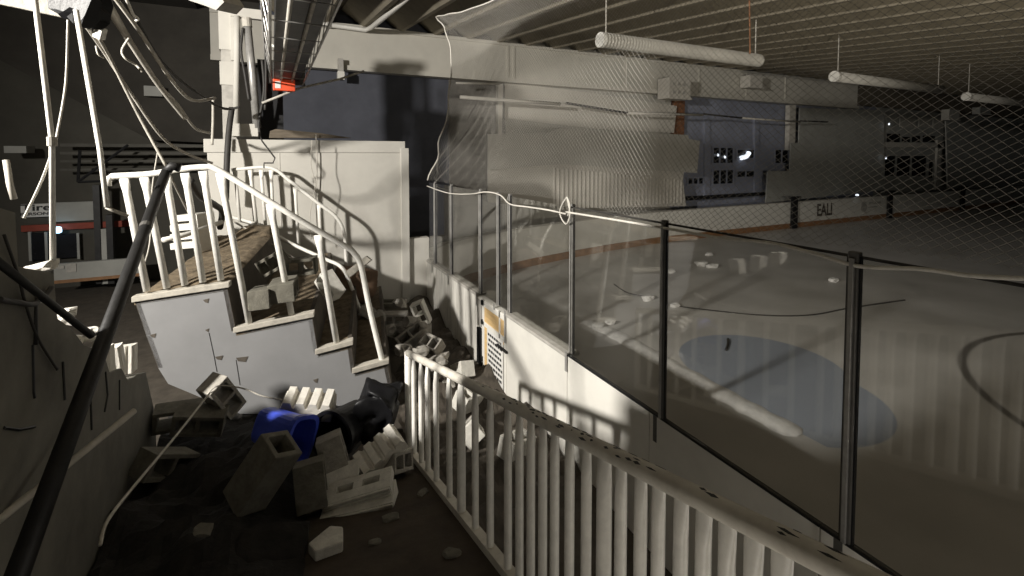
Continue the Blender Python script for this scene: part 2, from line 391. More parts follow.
for row in range(8):
    yy = y1-0.37 - (0.02 if row % 2 else 0)
    while yy > y0+0.13:
        ww = rr.uniform(0.03, 0.07); ln.bb((RX-0.006, max(yy-ww, y0+0.1), z_-0.032), (RX-0.0035, yy, z_)); yy -= ww+0.016
    z_ -= 0.068
ln.build('lettering', 'ink', nb)['kind'] = 'stuff'
MB().bb((RX-0.03, y0-0.06, 0.60), (RX-0.006, y0+0.22, 0.625)).build('latch_bar', 'black', gt)
MB().bb((RX-0.02, y1-0.17, 0.0), (RX+0.02, y1-0.02, 0.62)).build('dark_gap', 'black', gt)
MB().bb((RX-0.01, y1-0.16, 0.66), (RX+0.025, y1-0.01, 1.02)).build('hinge_panel', 'cap_grey', gt)
for z_ in (0.72, 0.98, 0.22):
    MB().tube([(RX-0.02, y1-0.2, z_), (RX-0.02, y1-0.2, z_+0.06)], 0.014, 8).build('hinge', 'black', gt)

# ================================================================== SAFETY NET ABOVE THE GLASS
net_r = empty('safety_net', (RX+0.05, 3.5, GT), 'pale protective net hanging from the roof above the rink glass', 'net')
def lerp_tab(tab, t):
    for (a, va), (b_, vb) in zip(tab[:-1], tab[1:]):
        if t <= b_:
            q = max(0.0, (t-a)/(b_-a)); q = q*q*(3-2*q)*0.5 + q*0.5
            return va + (vb-va)*q
    return tab[-1][1]
def net_left(t):                          # its ragged far edge: bows inwards, kicks out at the head
    return lerp_tab(((0, 8.14), (0.38, 7.6), (0.62, 7.28), (0.78, 7.24), (0.9, 7.4), (1, 7.85)), t)
def net_pt(s, t):
    yl = net_left(t); y = yl + s*(-2.5-yl)
    zb = GT + 0.03 - 0.05*math.sin(s*9)**2
    zt = lerp_tab(((0, 5.27), (0.06, 5.14), (0.12, 5.03), (0.22, 4.93), (1, 4.85)), s)
    z = zb + t*(zt-zb)
    xx = RX + 0.05 + 0.05*math.sin(y*2.1 + t*2) + 0.10*math.sin(t*PI)*math.sin(y*0.9+1) + 0.05*math.exp(-s*9)*math.sin(y*16)*(1-t)
    return Vector((xx, y, z))
nw, nh = 210, 62                          # meshes along and up
def strand(mb, s0, t0, s1, t1, r):
    n = max(2, int(abs(t1-t0)*12)+2)
    mb.tube([net_pt(s0+(s1-s0)*i/(n-1), t0+(t1-t0)*i/(n-1)) for i in range(n)], r, 3, cap=False)
def clip(c, sign):
    # line t = sign*(s*nw - c)/nh inside the unit square
    pts = []
    for t in (0.0, 1.0):
        s = (c + sign*t*nh)/nw
        pts.append((s, t))
    (sa, ta), (sb, tb) = pts
    def cut(sv):
        return ta + (tb-ta)*(sv-sa)/(sb-sa)
    lo, hi = 0.0, 1.0
    out = [[sa, ta], [sb, tb]]
    for q in out:
        if q[0] < 0: q[1] = cut(0.0); q[0] = 0.0
        if q[0] > 1: q[1] = cut(1.0); q[0] = 1.0
    if max(sa, sb) <= 0 or min(sa, sb) >= 1: return None
    return out
nm = MB()
for c in range(-nh, nw+nh):
    for sg in (1, -1):
        q = clip(c, sg)
        if q and abs(q[0][1]-q[1][1]) > 0.004: strand(nm, q[0][0], q[0][1], q[1][0], q[1][1], 0.0012)
nm.build('mesh', 'net', net_r)
MB().tube([net_pt(0, t/30) for t in range(31)], 0.011, 6).build('edge_cord', 'rope', net_r, smooth=True)
MB().tube([net_pt(s/60, 1) for s in range(61)], 0.010, 6).build('head_cord', 'rope', net_r, smooth=True)
rp = [P(px, py, X=RX-0.01) for px, py in ((427, 186), (448, 193), (470, 194), (486, 192), (500, 195), (510, 204), (528, 207), (548, 210), (566, 214))]
cable('rope', rp, 0.009, 'rope', 'pale rope lashed along the glass tops by the gate posts', 'rope')
rp = [P(px, py, X=RX-0.012) for px, py in ((566, 212), (610, 219), (664, 228), (720, 238), (770, 243), (812, 253), (858, 266), (920, 269), (975, 276), (1040, 279))]
cable('rope', rp, 0.010, 'rope', 'sagging pale rope running from the rope loop past the thickest post', 'rope')
rp = [P(px, py, X=RX-0.015) for px, py in ((567, 197), (562, 205), (560, 214), (566, 224), (570, 214), (567, 197), (570, 206), (568, 216))]
cable('rope_loop', rp, 0.008, 'rope', 'white rope loop knotted over the head of a glass post', 'rope')

# ================================================================== FAR SIDE OF THE RINK
def far_board(pts, label, posts=False, name='far_board'):
    r = empty(name, (*pts[len(pts)//2][:2], 0), label, 'rink board', 'far rink boards')
    for nme, z0, z1, off, m in (('panel', 0.0, BT-0.03, 0.0, 'board_white'), ('top_cap', BT-0.03, BT, -0.02, 'cap_grey'), ('kick_plate', 0.0, 0.20, -0.03, 'kick_orange')):
        mb = MB()
        for (a, b_) in zip(pts[:-1], pts[1:]):
            a = Vector((*a, 0)); b_ = Vector((*b_, 0)); d = (b_-a).normalized(); n = Vector((-d.y, d.x, 0))
            o_ = n*off
            th = n*(0.10 - off*1.0)
            mb.prism([a+o_+Vector((0, 0, z0)), b_+o_+Vector((0, 0, z0)), b_+o_+Vector((0, 0, z1)), a+o_+Vector((0, 0, z1))], th)
        mb.build(nme, m, r)
    return r
arc = [(RX+0.12, 8.40), (2.75, 9.15), (3.3, 9.8), (4.1, 10.35), (5.03, 10.75), (6.2, 11.15), (7.6, 11.5), (9.3, 11.85), (11.1, 12.1), (11.7, 12.15)]
far_board(arc[:5], 'white rink board bending round the corner behind the gate')
far_board(arc[4:], 'white curving rink board with an orange kick strip under the hanging sheets')
far_board([(11.7, 12.15), (14.6, 12.25), (18.8, 12.25)], 'white rink board just before the first black board post')
fb = far_board([(18.8, 12.25), (25.9, 12.25)], 'white rink board carrying a black lettered emblem between two black posts')
far_board([(25.9, 12.25), (33.1, 12.25)], 'dim white rink board under the far window booth')
far_board([(33.1, 12.25), (45.9, 12.25)], 'dim white rink board running to the dark end of the hall')
def text_mesh(body, loc, size, rot, m, name, parent, ext=0.004):
    cu = bpy.data.curves.new(name, 'FONT'); cu.body = body; cu.size = size; cu.extrude = ext; cu.align_x = 'CENTER'; cu.align_y = 'CENTER'; cu.offset = size*0.02
    t = bpy.data.objects.new(name, cu); COL.objects.link(t)
    dg = bpy.context.evaluated_depsgraph_get(); me = bpy.data.meshes.new_from_object(t.evaluated_get(dg))
    COL.objects.unlink(t); bpy.data.objects.remove(t)
    R = Matrix.Translation(loc) @ rot.to_4x4(); me.transform(R)
    o = bpy.data.objects.new(name, me); COL.objects.link(o); me.materials.clear(); me.materials.append(M[m])
    if parent is not None:
        o.parent = parent; o.matrix_parent_inverse = parent.matrix_basis.inverted()
    return o
RF = Euler((PI/2, 0, 0)).to_matrix()                         # lettering that faces -Y
text_mesh('EALI', (20.95, 12.215, 0.62), 0.72, RF @ Matrix.Diagonal((0.8, 1, 1)), 'dark_side', 'emblem_lettering', fb)
em = MB()
em.tube([(23.9, 12.235, 0.62), (23.9, 12.215, 0.62)], 0.24, 14); em.tube([(23.9, 12.235, 0.36), (23.9, 12.217, 0.30)], 0.10, 8)
em.build('crest', 'cap_grey', fb)
sl = MB(); sl.bb((24.3, 12.23, 0.72), (25.3, 12.248, 0.80)); sl.bb((24.3, 12.23, 0.55), (25.0, 12.248, 0.60)); sl.build('crest_lettering', 'cap_grey', fb)
for xx, lab in ((18.8, 'black board post between the plain and the lettered far boards'), (25.9, 'black board post at the end of the lettered far board'), (33.1, 'black board post below the dark hanging sheet by the far booth')):
    r = empty('board_post', (xx, 12.2, 0), lab, 'post', 'black posts on the far boards')
    MB().bb((xx-0.16, 12.10, 0), (xx+0.16, 12.20, BT+0.16)).build('upright', 'black', r)
    MB().bb((xx-0.30, 12.06, BT+0.14), (xx+0.30, 12.21, BT+0.22)).build('cap', 'black', r)

def hung(pts, Y, th, name, m, label, parts=(), cat='wall sheet', group='loose wall sheets'):
    o = MB().prism([P(px, py, Y=Y) for px, py in pts], (0, th, 0)).build(name, m)
    return tag(o, label, cat, group)
hung([(505, 82), (600, 94), (677, 106), (674, 133), (600, 129), (505, 118)], 13.18, 0.06, 'wall_sheet', 'sheet_light', 'pale long strip of wall sheet right under the fascia beam')
hung([(488, 134), (545, 133), (560, 128), (688, 135), (689, 139), (700, 141), (697, 173), (560, 164), (488, 170)], 12.55, 0.05, 'wall_sheet', 'sheet', 'large grey wall sheet hanging loose over the curving boards')
# ribbed lower sheet
pr = [P(px, py, Y=12.72) for px, py in ((488, 165), (520, 166), (560, 161), (684, 171), (683, 180), (686, 206), (600, 208), (548, 206), (488, 202))]
o = MB().prism(pr, (0, 0.05, 0)).build('ribbed_sheet', 'sheet_light'); tag(o, 'ribbed pale sheet below the large grey sheet', 'wall sheet', 'loose wall sheets')
rb = MB(); xa, xb = P(552, 190, Y=12.7).x, P(683, 190, Y=12.7).x
n = 34
for i in range(n):
    xx = xa + (xb-xa)*(i+0.5)/n
    za = P(552, 168, Y=12.7).z + (P(683, 180, Y=12.7).z - P(552, 168, Y=12.7).z)*(i+0.5)/n
    rb.tube([(xx, 12.715, 1.25), (xx, 12.715, za)], 0.045, 6)
rb.build('rib', 'sheet_light', o)
hung([(800, 108), (884, 110), (884, 190), (766, 203), (768, 171), (790, 171), (791, 143), (799, 143)], 12.95, 0.05, 'wall_sheet', 'sheet_dim', 'tall stepped grey sheet beside the blue-grey booth wall')
hung([(946, 121), (1100, 132), (1100, 196), (948, 188)], 12.9, 0.06, 'wall_sheet', 'sheet_dim', 'dark broad sheet past the far window booth')
# posts and seams of the booth wall
tag(MB().prism([P(498, 84, Y=12.9), P(503, 84, Y=12.9), P(502, 136, Y=12.9), P(498, 136, Y=12.9)], (0, 0.14, 0)).build('wall_post', 'sheet_light'), 'pale upright post standing clear of the dark drape', 'post')
tag(MB().prism([P(675, 100, Y=13.3), P(685, 101, Y=13.3), P(684, 138, Y=13.3), P(673, 136, Y=13.3)], (0, 0.18, 0)).build('rusty_post', 'rust'), 'rust brown post beside the blue-grey booth wall', 'post')
tag(MB().prism([P(790, 105, Y=13.2), P(796, 105, Y=13.2), P(795, 150, Y=13.2), P(789, 150, Y=13.2)], (0, 0.2, 0)).build('wall_post', 'sheet_light'), 'pale short post above the tall stepped sheet', 'post')
for a, lab in (((705, 118, 710, 202), 'pale trim upright on the blue-grey booth wall near the rusty post'), ((755, 118, 759, 200), 'pale trim upright on the blue-grey booth wall past the window pairs')):
    tag(MB().prism([P(a[0], a[1], Y=13.4), P(a[2], a[1], Y=13.4), P(a[2], a[3], Y=13.4), P(a[0], a[3], Y=13.4)], (0, 0.1, 0)).build('wall_batten', 'booth_blue'), lab, 'batten', 'booth wall battens')
tag(MB().prism([P(682, 197, Y=13.2), P(768, 192, Y=13.2), P(768, 195, Y=13.2), P(682, 201, Y=13.2)], (0, 0.1, 0)).build('dark_rail', 'black'), 'thin black rail along the foot of the booth wall', 'rail')
wn = 0
for (a0, b0, a1, b1, mull) in ((712, 148, 733, 163, 2), (736, 150, 754, 158, 1), (712, 170, 733, 184, 2), (736, 171, 754, 177, 1), (774, 150, 788, 163, 1), (687, 178, 703, 184, 2)):
    wn += 1
    r = empty('window_%d' % wn, P((a0+a1)/2, b1, Y=13.46), None, None, None, 'structure'); r['label'] = 'small dark window in the booth wall'
    p00 = P(a0, b1, Y=13.46); p11 = P(a1, b0, Y=13.46)
    MB().bb((p00.x, 13.45, p00.z), (p11.x, 13.49, p11.z)).build('pane', 'glass_dark', r)
    fmw = MB(); t = 0.05
    fmw.bb((p00.x-t, 13.41, p00.z-t), (p11.x+t, 13.47, p00.z)); fmw.bb((p00.x-t, 13.41, p11.z), (p11.x+t, 13.47, p11.z+t))
    for q in range(mull+2):
        xx = p00.x + (p11.x-p00.x)*q/(mull+1); fmw.bb((xx-t/2, 13.41, p00.z), (xx+t/2, 13.47, p11.z))
    fmw.build('window_frame', 'booth_blue', r)
c = P(747, 155, Y=13.38)
tag(MB().tube(spline([P(741, 158, Y=13.38), P(746, 156.5, Y=13.38), P(749, 152.5, Y=13.38)]), 0.09, 8).build('lit_tube', 'lamp_white'), 'bright curved lamp glinting in a small booth window', 'lamp')
for q, lab in (((718, 155), 'tiny white lamp in the mullioned booth window'), ((725, 157), 'second tiny white lamp deeper in the mullioned booth window'), ((886, 158), 'tiny white lamp at the far booth window'), ((857, 195), 'small white light sitting on the far board top'), ((889, 124), 'tiny lamp under the far booth roof')):
    yy = 13.38 if q[0] < 800 else (12.18 if q[1] > 180 else 12.7)
    tag(lump(P(*q, Y=yy), (0.09, 0.06, 0.12) if q[0] != 857 else (0.2, 0.1, 0.1), None, q[0], 0.1, 1).build('small_lamp', 'lamp_white'), lab, 'lamp')
# far window booth
bo = empty('window_booth', (29.5, 13.3, 0), 'far booth with arched dark windows under a row of panels', 'booth')
def bq(a0, b0, a1, b1, Y, th, nme, m, par=None):
    p0 = P(a0, b1, Y=Y); p1 = P(a1, b0, Y=Y)
    return MB().bb((p0.x, Y, min(p0.z, p1.z)), (p1.x, Y+th, max(p0.z, p1.z))).build(nme, m, par or bo)
bq(884, 118, 944, 192, 13.15, 0.25, 'booth_wall', 'sheet_dim')
for a in ((885, 156, 895, 176), (897, 156, 910, 176), (912, 156, 926, 176)): bq(*a, 13.12, 0.02, 'booth_window', 'glass_dark')
for a in ((887, 134, 900, 142), (902, 137, 910, 142), (912, 136, 920, 142), (923, 136, 935, 142)): bq(*a, 13.12, 0.02, 'vent_opening', 'glass_dark')
for a in ((900, 119, 916, 127), (919, 119, 931, 127), (933, 120, 943, 128)): bq(*a, 13.11, 0.03, 'roof_panel', 'sheet')
bq(884, 143.5, 944, 147, 13.05, 0.1, 'ledge', 'sheet_light'); bq(936, 140, 942, 190, 13.05, 0.1, 'corner_post', 'sheet')
bq(929, 160, 933, 178, 13.12, 0.02, 'door_slot', 'glass_dark')
# boxes on the fascia
for (a, lab) in (((669, 79, 691, 98, 12.3, 'sheet_light'), 'pale square speaker box with holes fixed on the fascia beam'), ((750, 76, 763, 87, 12.4, 'sheet_light'), 'small pale box on the fascia beam above the booth wall'),
                 ((949, 110, 960, 120, 12.5, 'sheet'), 'pale box hung at the beam above the far booth'), ((980, 108, 991, 114, 12.5, 'sheet_dim'), 'dim flat box near the dark end of the beam')):
    p0 = P(a[0], a[3], Y=a[4]); p1 = P(a[2], a[1], Y=a[4]); z0, z1 = min(p0.z, p1.z), max(p0.z, p1.z)
    r = empty('beam_box', ((p0.x+p1.x)/2, a[4], z0), lab, 'box', 'boxes on the fascia beam')
    w = p1.x-p0.x
    MB().bb((p0.x, a[4], z0), (p1.x, 12.85, z1)).build('case', a[5], r, bevel=0.02)
    MB().bb((p0.x-0.02, a[4]-0.04, z0-0.02), (p1.x+0.02, a[4], z0+0.05)).build('lip', 'sheet_light', r)
    if a[0] < 700:
        ho = MB()
        for ix in (0.25, 0.5, 0.75):
            for iz in (0.3, 0.7): ho.tube([(p0.x+w*0.9*ix, a[4]-0.02, z0+(z1-z0)*iz), (p0.x+w*0.9*ix, a[4]+0.01, z0+(z1-z0)*iz)], 0.06, 10)
        ho.build('port', 'cap_grey', r)
# thin rods hung in front of the sheets
for q, m, r_, lab in ((((460, 97), (560, 104)), 'sheet_light', 0.05, 'pale rod hanging level in front of the drape'), (((566, 103), (627, 113)), 'cable_dark', 0.035, 'dark rod next in line with the pale hanging rod'),
                      (((628, 113), (703, 115)), 'sheet_light', 0.04, 'pale thin rod reaching the rusty post'), (((704, 114), (742, 118)), 'cable_dark', 0.03, 'dark thin rod across the booth wall near rusty post'),
                      (((742, 118), (800, 122)), 'sheet_light', 0.035, 'pale thin rod across the booth wall by the short post'), (((800, 121), (828, 122)), 'cable_dark', 0.03, 'dark stub of rod before the tall stepped sheet'),
                      (((456, 83), (500, 84)), 'sheet_light', 0.03, 'pale short bracket rod above the dark drape')):
    tag(MB().tube([P(*q[0], Y=12.3), P(*q[1], Y=12.3)], r_, 8).build('hanging_rod', m, smooth=True), lab, 'rod', 'rods in front of the sheets')

# tube lights over the ice
for i, (xa, xb, lab) in enumerate(((5.1, 9.15, 'long ribbed white tube light hung over the ice, largest of the row'), (12.1, 17.2, 'middle white tube light of the row over the ice'), (19.2, 24.6, 'small dim tube light deepest in the hall'))):
    yy = 6.75 + 0.15*i; zt = (4.93, 4.84, 4.76)[i]
    r = empty('tube_light', ((xa+xb)/2, yy, zt), lab, 'ceiling light', 'tube lights over the ice')
    b2 = MB(); n = 60 if i == 0 else 2
    if i == 0: b2.tube([(xa+(xb-xa)*j/180, yy, zt) for j in range(181)], lambda t: 0.125 + 0.012*math.sin(t*2*PI*60), 14)
    else: b2.tube([(xa, yy, zt), (xb, yy, zt)], 0.12, 14)
    b2.build('housing', 'sheet', r, smooth=(i > 0))
    MB().tube([(xa-0.05, yy, zt), (xa+0.02, yy, zt)], 0.13, 16).build('end_cap', 'white_paint', r)
    for q in (0.02, 0.97):
        MB().tube([(xa+(xb-xa)*q, yy, zt+0.1), (xa+(xb-xa)*q, yy, roof_z(yy)+0.1)], 0.012, 5).build('hanger', 'cable_grey', r)
tag(MB().tube([P(749, -30, D=7.0), P(750, 54, D=7.0)], 0.010, 6).build('hanging_wire', 'rust'), 'thin rusty cord hanging straight from the joists', 'cord')

# things on the ice
ridge = MB(); pts = [P(px, py, Z=0.05) for px, py in ((585, 318), (612, 330), (640, 345), (700, 378), (750, 405), (800, 431))]  # added white ridge, stands in for a bright strip of light on the ice
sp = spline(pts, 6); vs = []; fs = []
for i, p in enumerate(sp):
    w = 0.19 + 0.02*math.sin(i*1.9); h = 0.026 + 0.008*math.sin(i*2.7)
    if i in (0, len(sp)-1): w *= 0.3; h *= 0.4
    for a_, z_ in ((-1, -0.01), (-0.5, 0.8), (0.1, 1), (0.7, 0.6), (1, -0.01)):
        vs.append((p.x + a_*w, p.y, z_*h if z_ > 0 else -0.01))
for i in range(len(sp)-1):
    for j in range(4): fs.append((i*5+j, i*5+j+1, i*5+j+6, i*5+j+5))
tag(ridge.add(vs, fs).build('bright_strip_ridge', 'snow', smooth=True), 'low white ridge added for a bright strip of light along the ice', 'bright strip')
lumps = (((702, 264), 0.35, 'white ice lump out on the ice behind a black post'), ((712, 266), 0.28, 'smaller white ice lump beside the larger lump'), ((709, 254), 0.22, 'tiny white ice scrap beyond the two lumps'), ((671, 271), 0.22, 'small upright white scrap hard by the black post'),
         ((648, 298), 0.26, 'flat white ice scrap on the near ice by a black post'), ((675, 305), 0.18, 'white scrap at the end of the dark cable on ice'), ((834, 280), 0.22, 'pale scrap out on the open ice near the thickest post'),
         ((598, 326), 0.20, 'white snow clod at the start of the bright strip'), ((610, 322), 0.18, 'second white snow clod by the start of the bright strip'))
for (q, s_, lab) in lumps:
    tag(lump(P(*q, Z=0.04), (s_, s_*0.7, s_*0.45), None, q[0], 0.4).build('ice_chunk', 'snow'), lab, 'ice chunk', 'scraps lying on the ice')
cable('ice_cable', [P(px, py, Z=0.012) for px, py in ((678, 306), (700, 309), (760, 315), (810, 315), (850, 308), (905, 300))], 0.012, 'cable_dark', 'dark cable curving over the ice by the blue circle')
cable('ice_cable', [P(px, py, Z=0.012) for px, py in ((728, 339), (728, 344), (726, 350))], 0.02, 'cable_dark', 'short dark cable end on the rim of the blue circle')
cable('ice_cable', [P(px, py, Z=0.012) for px, py in ((614, 284), (626, 292), (642, 296), (650, 297))], 0.012, 'cable_dark', 'short dark cable on ice beside the flat white scrap')

# ================================================================== COLLAPSED STAIR
U = Vector((0.985, -0.174, 0)); V = Vector((0.174, 0.985, 0))
SD = V.dot(Vector((-1.15, 5.6, 0)))
def fp(px, py, off=0.0): return P(px, py, plane=(V, SD+off))
st = empty('staircase', fp(390, 400), 'collapsed tilted stair with grey stepped side and white railings', 'staircase')
outline = [(134, 300), (227, 286), (236, 331), (312, 316), (318, 353), (351, 344), (355, 372), (387, 363), (393, 392), (360, 402), (300, 414), (240, 414), (168, 384), (158, 368), (146, 335)]
def back(p, d=2.68, rise=0.14): return p + V*d + Vector((0, 0, rise))
side = MB().prism([fp(*q) for q in outline], V*0.045)
side.build('side_panel', 'panel_grey', st, bevel=0.004)
# seams and scuffs in the sheet metal, standing just proud
sc = MB()
for a in (((209, 333), (214, 356), (217, 372)), ((236, 360), (240, 385))):
    sc.tube([fp(*q, -0.002) for q in a], 0.003, 4)
sc.build('seam', 'black_pole', st)
for a in ((150, 335, 6, 3), (215, 357, 8, 3), (236, 358, 12, 4), (203, 300, 6, 3), (313, 380, 5, 3), (205, 330, 4, 2)):
    mbs = MB().prism([fp(a[0], a[1], -0.004), fp(a[0]+a[2], a[1]-1.5, -0.004), fp(a[0]+a[2]*0.8, a[1]+a[3], -0.004), fp(a[0]+2, a[1]+a[3]*0.8, -0.004)], V*0.006)
    mbs.build('scuff', 'dark_side', st)
# second panel lower flap that curls out
steps = [((134, 300), (227, 286)), ((236, 331), (312, 316)), ((318, 353), (351, 344)), ((355, 372), (387, 363))]
for i, (a, b_) in enumerate(steps):
    A, B = fp(*a), fp(*b_)
    tr_ = MB().prism([A, B, B + Vector((0, 0, -0.05)), A + Vector((0, 0, -0.05))], back(A)-A)
    tr_.build('tread', 'debris', st)
    e0, e1 = fp(a[0]-3, a[1]-3, -0.025), fp(b_[0]+2, b_[1]-4, -0.025)
    MB().prism([e0, e1, e1 + Vector((0, 0, -0.055)), e0 + Vector((0, 0, -0.055))], V*0.10).build('tread_edge', 'ledge_wood', st, bevel=0.006)
for a, b_ in (((227, 286), (236, 331)), ((312, 316), (318, 353)), ((351, 344), (355, 372)), ((387, 363), (393, 392))):
    A, B = fp(*a), fp(*b_)
    MB().prism([A, B, B - U*0.04, A - U*0.04], back(A)-A).build('riser', 'dark_side', st)
A, B = fp(134, 300), fp(158, 368)
MB().prism([A, B, B + U*0.04, A + U*0.04], back(A)-A).build('end_panel', 'dark_side', st)
# loose dirt heaped on the top landing
dt = MB(); A, B = fp(134, 300), fp(227, 286); nu, nv = 16, 26; vs = []; fs = []
for i in range(nu+1):
    for j in range(nv+1):
        p = A + (B-A)*(i/nu) + (back(A)-A)*(0.03 + 0.96*j/nv)
        h = 0.02 + 0.05*abs(noise.noise(p*3.2)) + 0.10*max(0, noise.noise(p*1.4 + Vector((3, 1, 0)))) + 0.12*max(0, j/nv-0.8)/0.2*(1 if i > 6 else 0.2)
        if i in (0, nu) or j in (0, nv): h = 0.0
        vs.append(p + Vector((0, 0, h)))
for i in range(nu):
    for j in range(nv): fs.append((i*(nv+1)+j, (i+1)*(nv+1)+j, (i+1)*(nv+1)+j+1, i*(nv+1)+j+1))
tag(MB().add(vs, fs).build('dirt', 'debris', smooth=True), 'brown dirt and splinters strewn over the top landing of the stair', 'dirt', None, 'stuff')

def flat_baluster(a, b_, r, parent, m='rail_paint'):
    """round bar hammered flat where it meets the rail"""
    a = Vector(a); b_ = Vector(b_); mb = MB(); n = 10; pts = []
    t = (b_-a).normalized(); s1 = (U - t*U.dot(t)).normalized(); s2 = t.cross(s1); vs = []; fs = []
    prof_ = ((0.0, 1.35, 0.45), (0.06, 1.3, 0.5), (0.13, 1.0, 1.0), (1.0, 1.0, 1.0))
    for (q, k1, k2) in prof_:
        c_ = a + (b_-a)*q
        for j in range(n):
            th = 2*PI*j/n; vs.append(c_ + s1*math.cos(th)*r*k1 + s2*math.sin(th)*r*k2)
    for i in range(len(prof_)-1):
        for j in range(n): fs.append((i*n+j, i*n+(j+1) % n, (i+1)*n+(j+1) % n, (i+1)*n+j))
    fs += [tuple(range(n)), tuple(range((len(prof_)-1)*n, len(prof_)*n))]
    return mb.add(vs, fs).build('baluster', m, parent, smooth=True)
rail_px = [(112, 177), (116, 176), (150, 174), (182, 169), (205, 167), (216, 169), (240, 183), (272, 203), (310, 226), (345, 246), (354, 253), (361, 266), (370, 310), (384, 368)]
rl = MB().tube(spline([fp(*q, 0.03) for q in rail_px], 5), 0.030, 10).build('railing', 'rail_paint', st, smooth=True)
for a, b_ in (((124, 178), (147, 291)), ((144, 176), (167, 288)), ((166, 176), (185, 285)), ((185, 173), (203, 282)), ((203, 171), (221, 280)), ((220, 173), (250, 327)), ((270, 204), (292, 317)), ((318, 235), (337, 345))):
    flat_baluster(fp(*a, 0.03), fp(*b_, 0.03), 0.031, rl)
MB().tube([fp(112, 177, 0.03), fp(108, 179, 0.03), fp(108, 186, 0.03)], 0.030, 10).build('rail_stub', 'rail_paint', rl, smooth=True)
BO = 2.68
rail2 = [(232, 170), (240, 169), (271, 168), (290, 181), (318, 203), (336, 217), (344, 233), (346, 258), (349, 290)]
rl2 = MB().tube(spline([fp(*q, BO) for q in rail2], 5), 0.026, 10).build('railing', 'rail_paint', st, smooth=True)
low2 = [(226, 216), (255, 224), (290, 243), (325, 259), (340, 266), (348, 278), (362, 316)]
MB().tube(spline([fp(*q, o_) for q, o_ in zip(low2, (BO, BO, BO-0.15, BO-0.5, BO-0.7, BO-0.8, BO-1.0))], 5), 0.026, 10).build('lower_rail', 'rail_paint', rl2, smooth=True)
MB().tube([fp(230, 219, BO-0.05), (fp(300, 262, BO-0.75)), fp(356, 322, BO-1.3)], 0.014, 8).build('lower_bar', 'cable_grey', rl2, smooth=True)
for a, b_ in (((235, 171), (240, 222)), ((250, 170), (257, 228)), ((261, 170), (266, 232)), ((271, 170), (274, 236)), ((295, 187), (299, 249)), ((319, 205), (322, 260))):
    flat_baluster(fp(*a, BO), fp(*b_, BO), 0.024, rl2)

# ================================================================== BALUSTRADE BESIDE THE RAMP
HX = 1.10
ha, hb = P(408, 353, X=HX), P(850, 573, X=HX)
def hz(y): return ha.z + (hb.z-ha.z)*(y-ha.y)/(hb.y-ha.y)
hr = empty('balustrade', (HX, ha.y, ramp_z(ha.y)), 'white steel balustrade with chipped rail following the ramp down', 'balustrade')
pts = [(HX, ha.y, hz(ha.y))] + [(HX, ha.y+(-0.6-ha.y)*i/20, hz(ha.y+(-0.6-ha.y)*i/20)) for i in range(1, 21)]
MB().tube(pts, 0.031, 14).build('top_rail', 'chipped_paint', hr, smooth=True)
MB().prism([(HX-0.03, ha.y+0.02, ramp_z(ha.y)-0.03), (HX+0.03, ha.y+0.02, ramp_z(ha.y)-0.03), (HX+0.03, ha.y+0.02, ramp_z(ha.y)+0.045), (HX-0.03, ha.y+0.02, ramp_z(ha.y)+0.045)],
           (0, -6, 1.44)).build('bottom_rail', 'chipped_paint', hr)
MB().tube([(HX, ha.y, ramp_z(ha.y)), (HX, ha.y, hz(ha.y)+0.01)], 0.033, 12).build('end_post', 'rail_paint', hr, smooth=True)
pxs = [414, 421, 427.5, 436, 449, 461, 475, 490, 508, 519.5, 531, 543, 555, 570, 587, 605, 622, 642, 660, 683, 706, 730, 757, 786]
for i, px in enumerate(pxs):
    y = P(px, 400, X=HX).y
    w = 0.024 if px not in (461, 605) else 0.032
    zt, zb = hz(y), ramp_z(y)
    n = 10; vs = []; fs = []
    for q, k1, k2 in ((0, 1.0, 0.9), (0.86, 1.0, 0.9), (0.95, 1.25, 0.45), (1.0, 1.3, 0.4)):
        for j in range(n):
            th = 2*PI*j/n; vs.append((HX + math.sin(th)*w*k2, y + math.cos(th)*w*k1, zb + (zt-zb)*q))
    for a in range(3):
        for j in range(n): fs.append((a*n+j, a*n+(j+1) % n, (a+1)*n+(j+1) % n, (a+1)*n+j))
    MB().add(vs, fs).build('baluster', 'rail_paint', hr, smooth=True)
# paint flaked off the top rail
ch = MB(); rr = random.Random(5)
for i in range(64):
    y = rr.choice([rr.uniform(0.6, 2.6), rr.uniform(1.2, 2.2)]); th = rr.uniform(0.9, 2.5)
    c_ = Vector((HX + math.cos(th)*0.0312, y, hz(y) + math.sin(th)*0.0312)); l = rr.uniform(0.006, 0.032)
    t = Vector((0, 1, (hb.z-ha.z)/(hb.y-ha.y))).normalized(); s_ = Vector((-math.sin(th), 0, math.cos(th)))
    w = rr.uniform(0.003, 0.008)
    ch.prism([c_ - t*l, c_ - s_*w, c_ + t*l*0.8, c_ + s_*w*0.8], Vector((math.cos(th), 0, math.sin(th)))*0.0012)
ch.build('chip_speck', 'black_pole', hr)['kind'] = 'stuff'
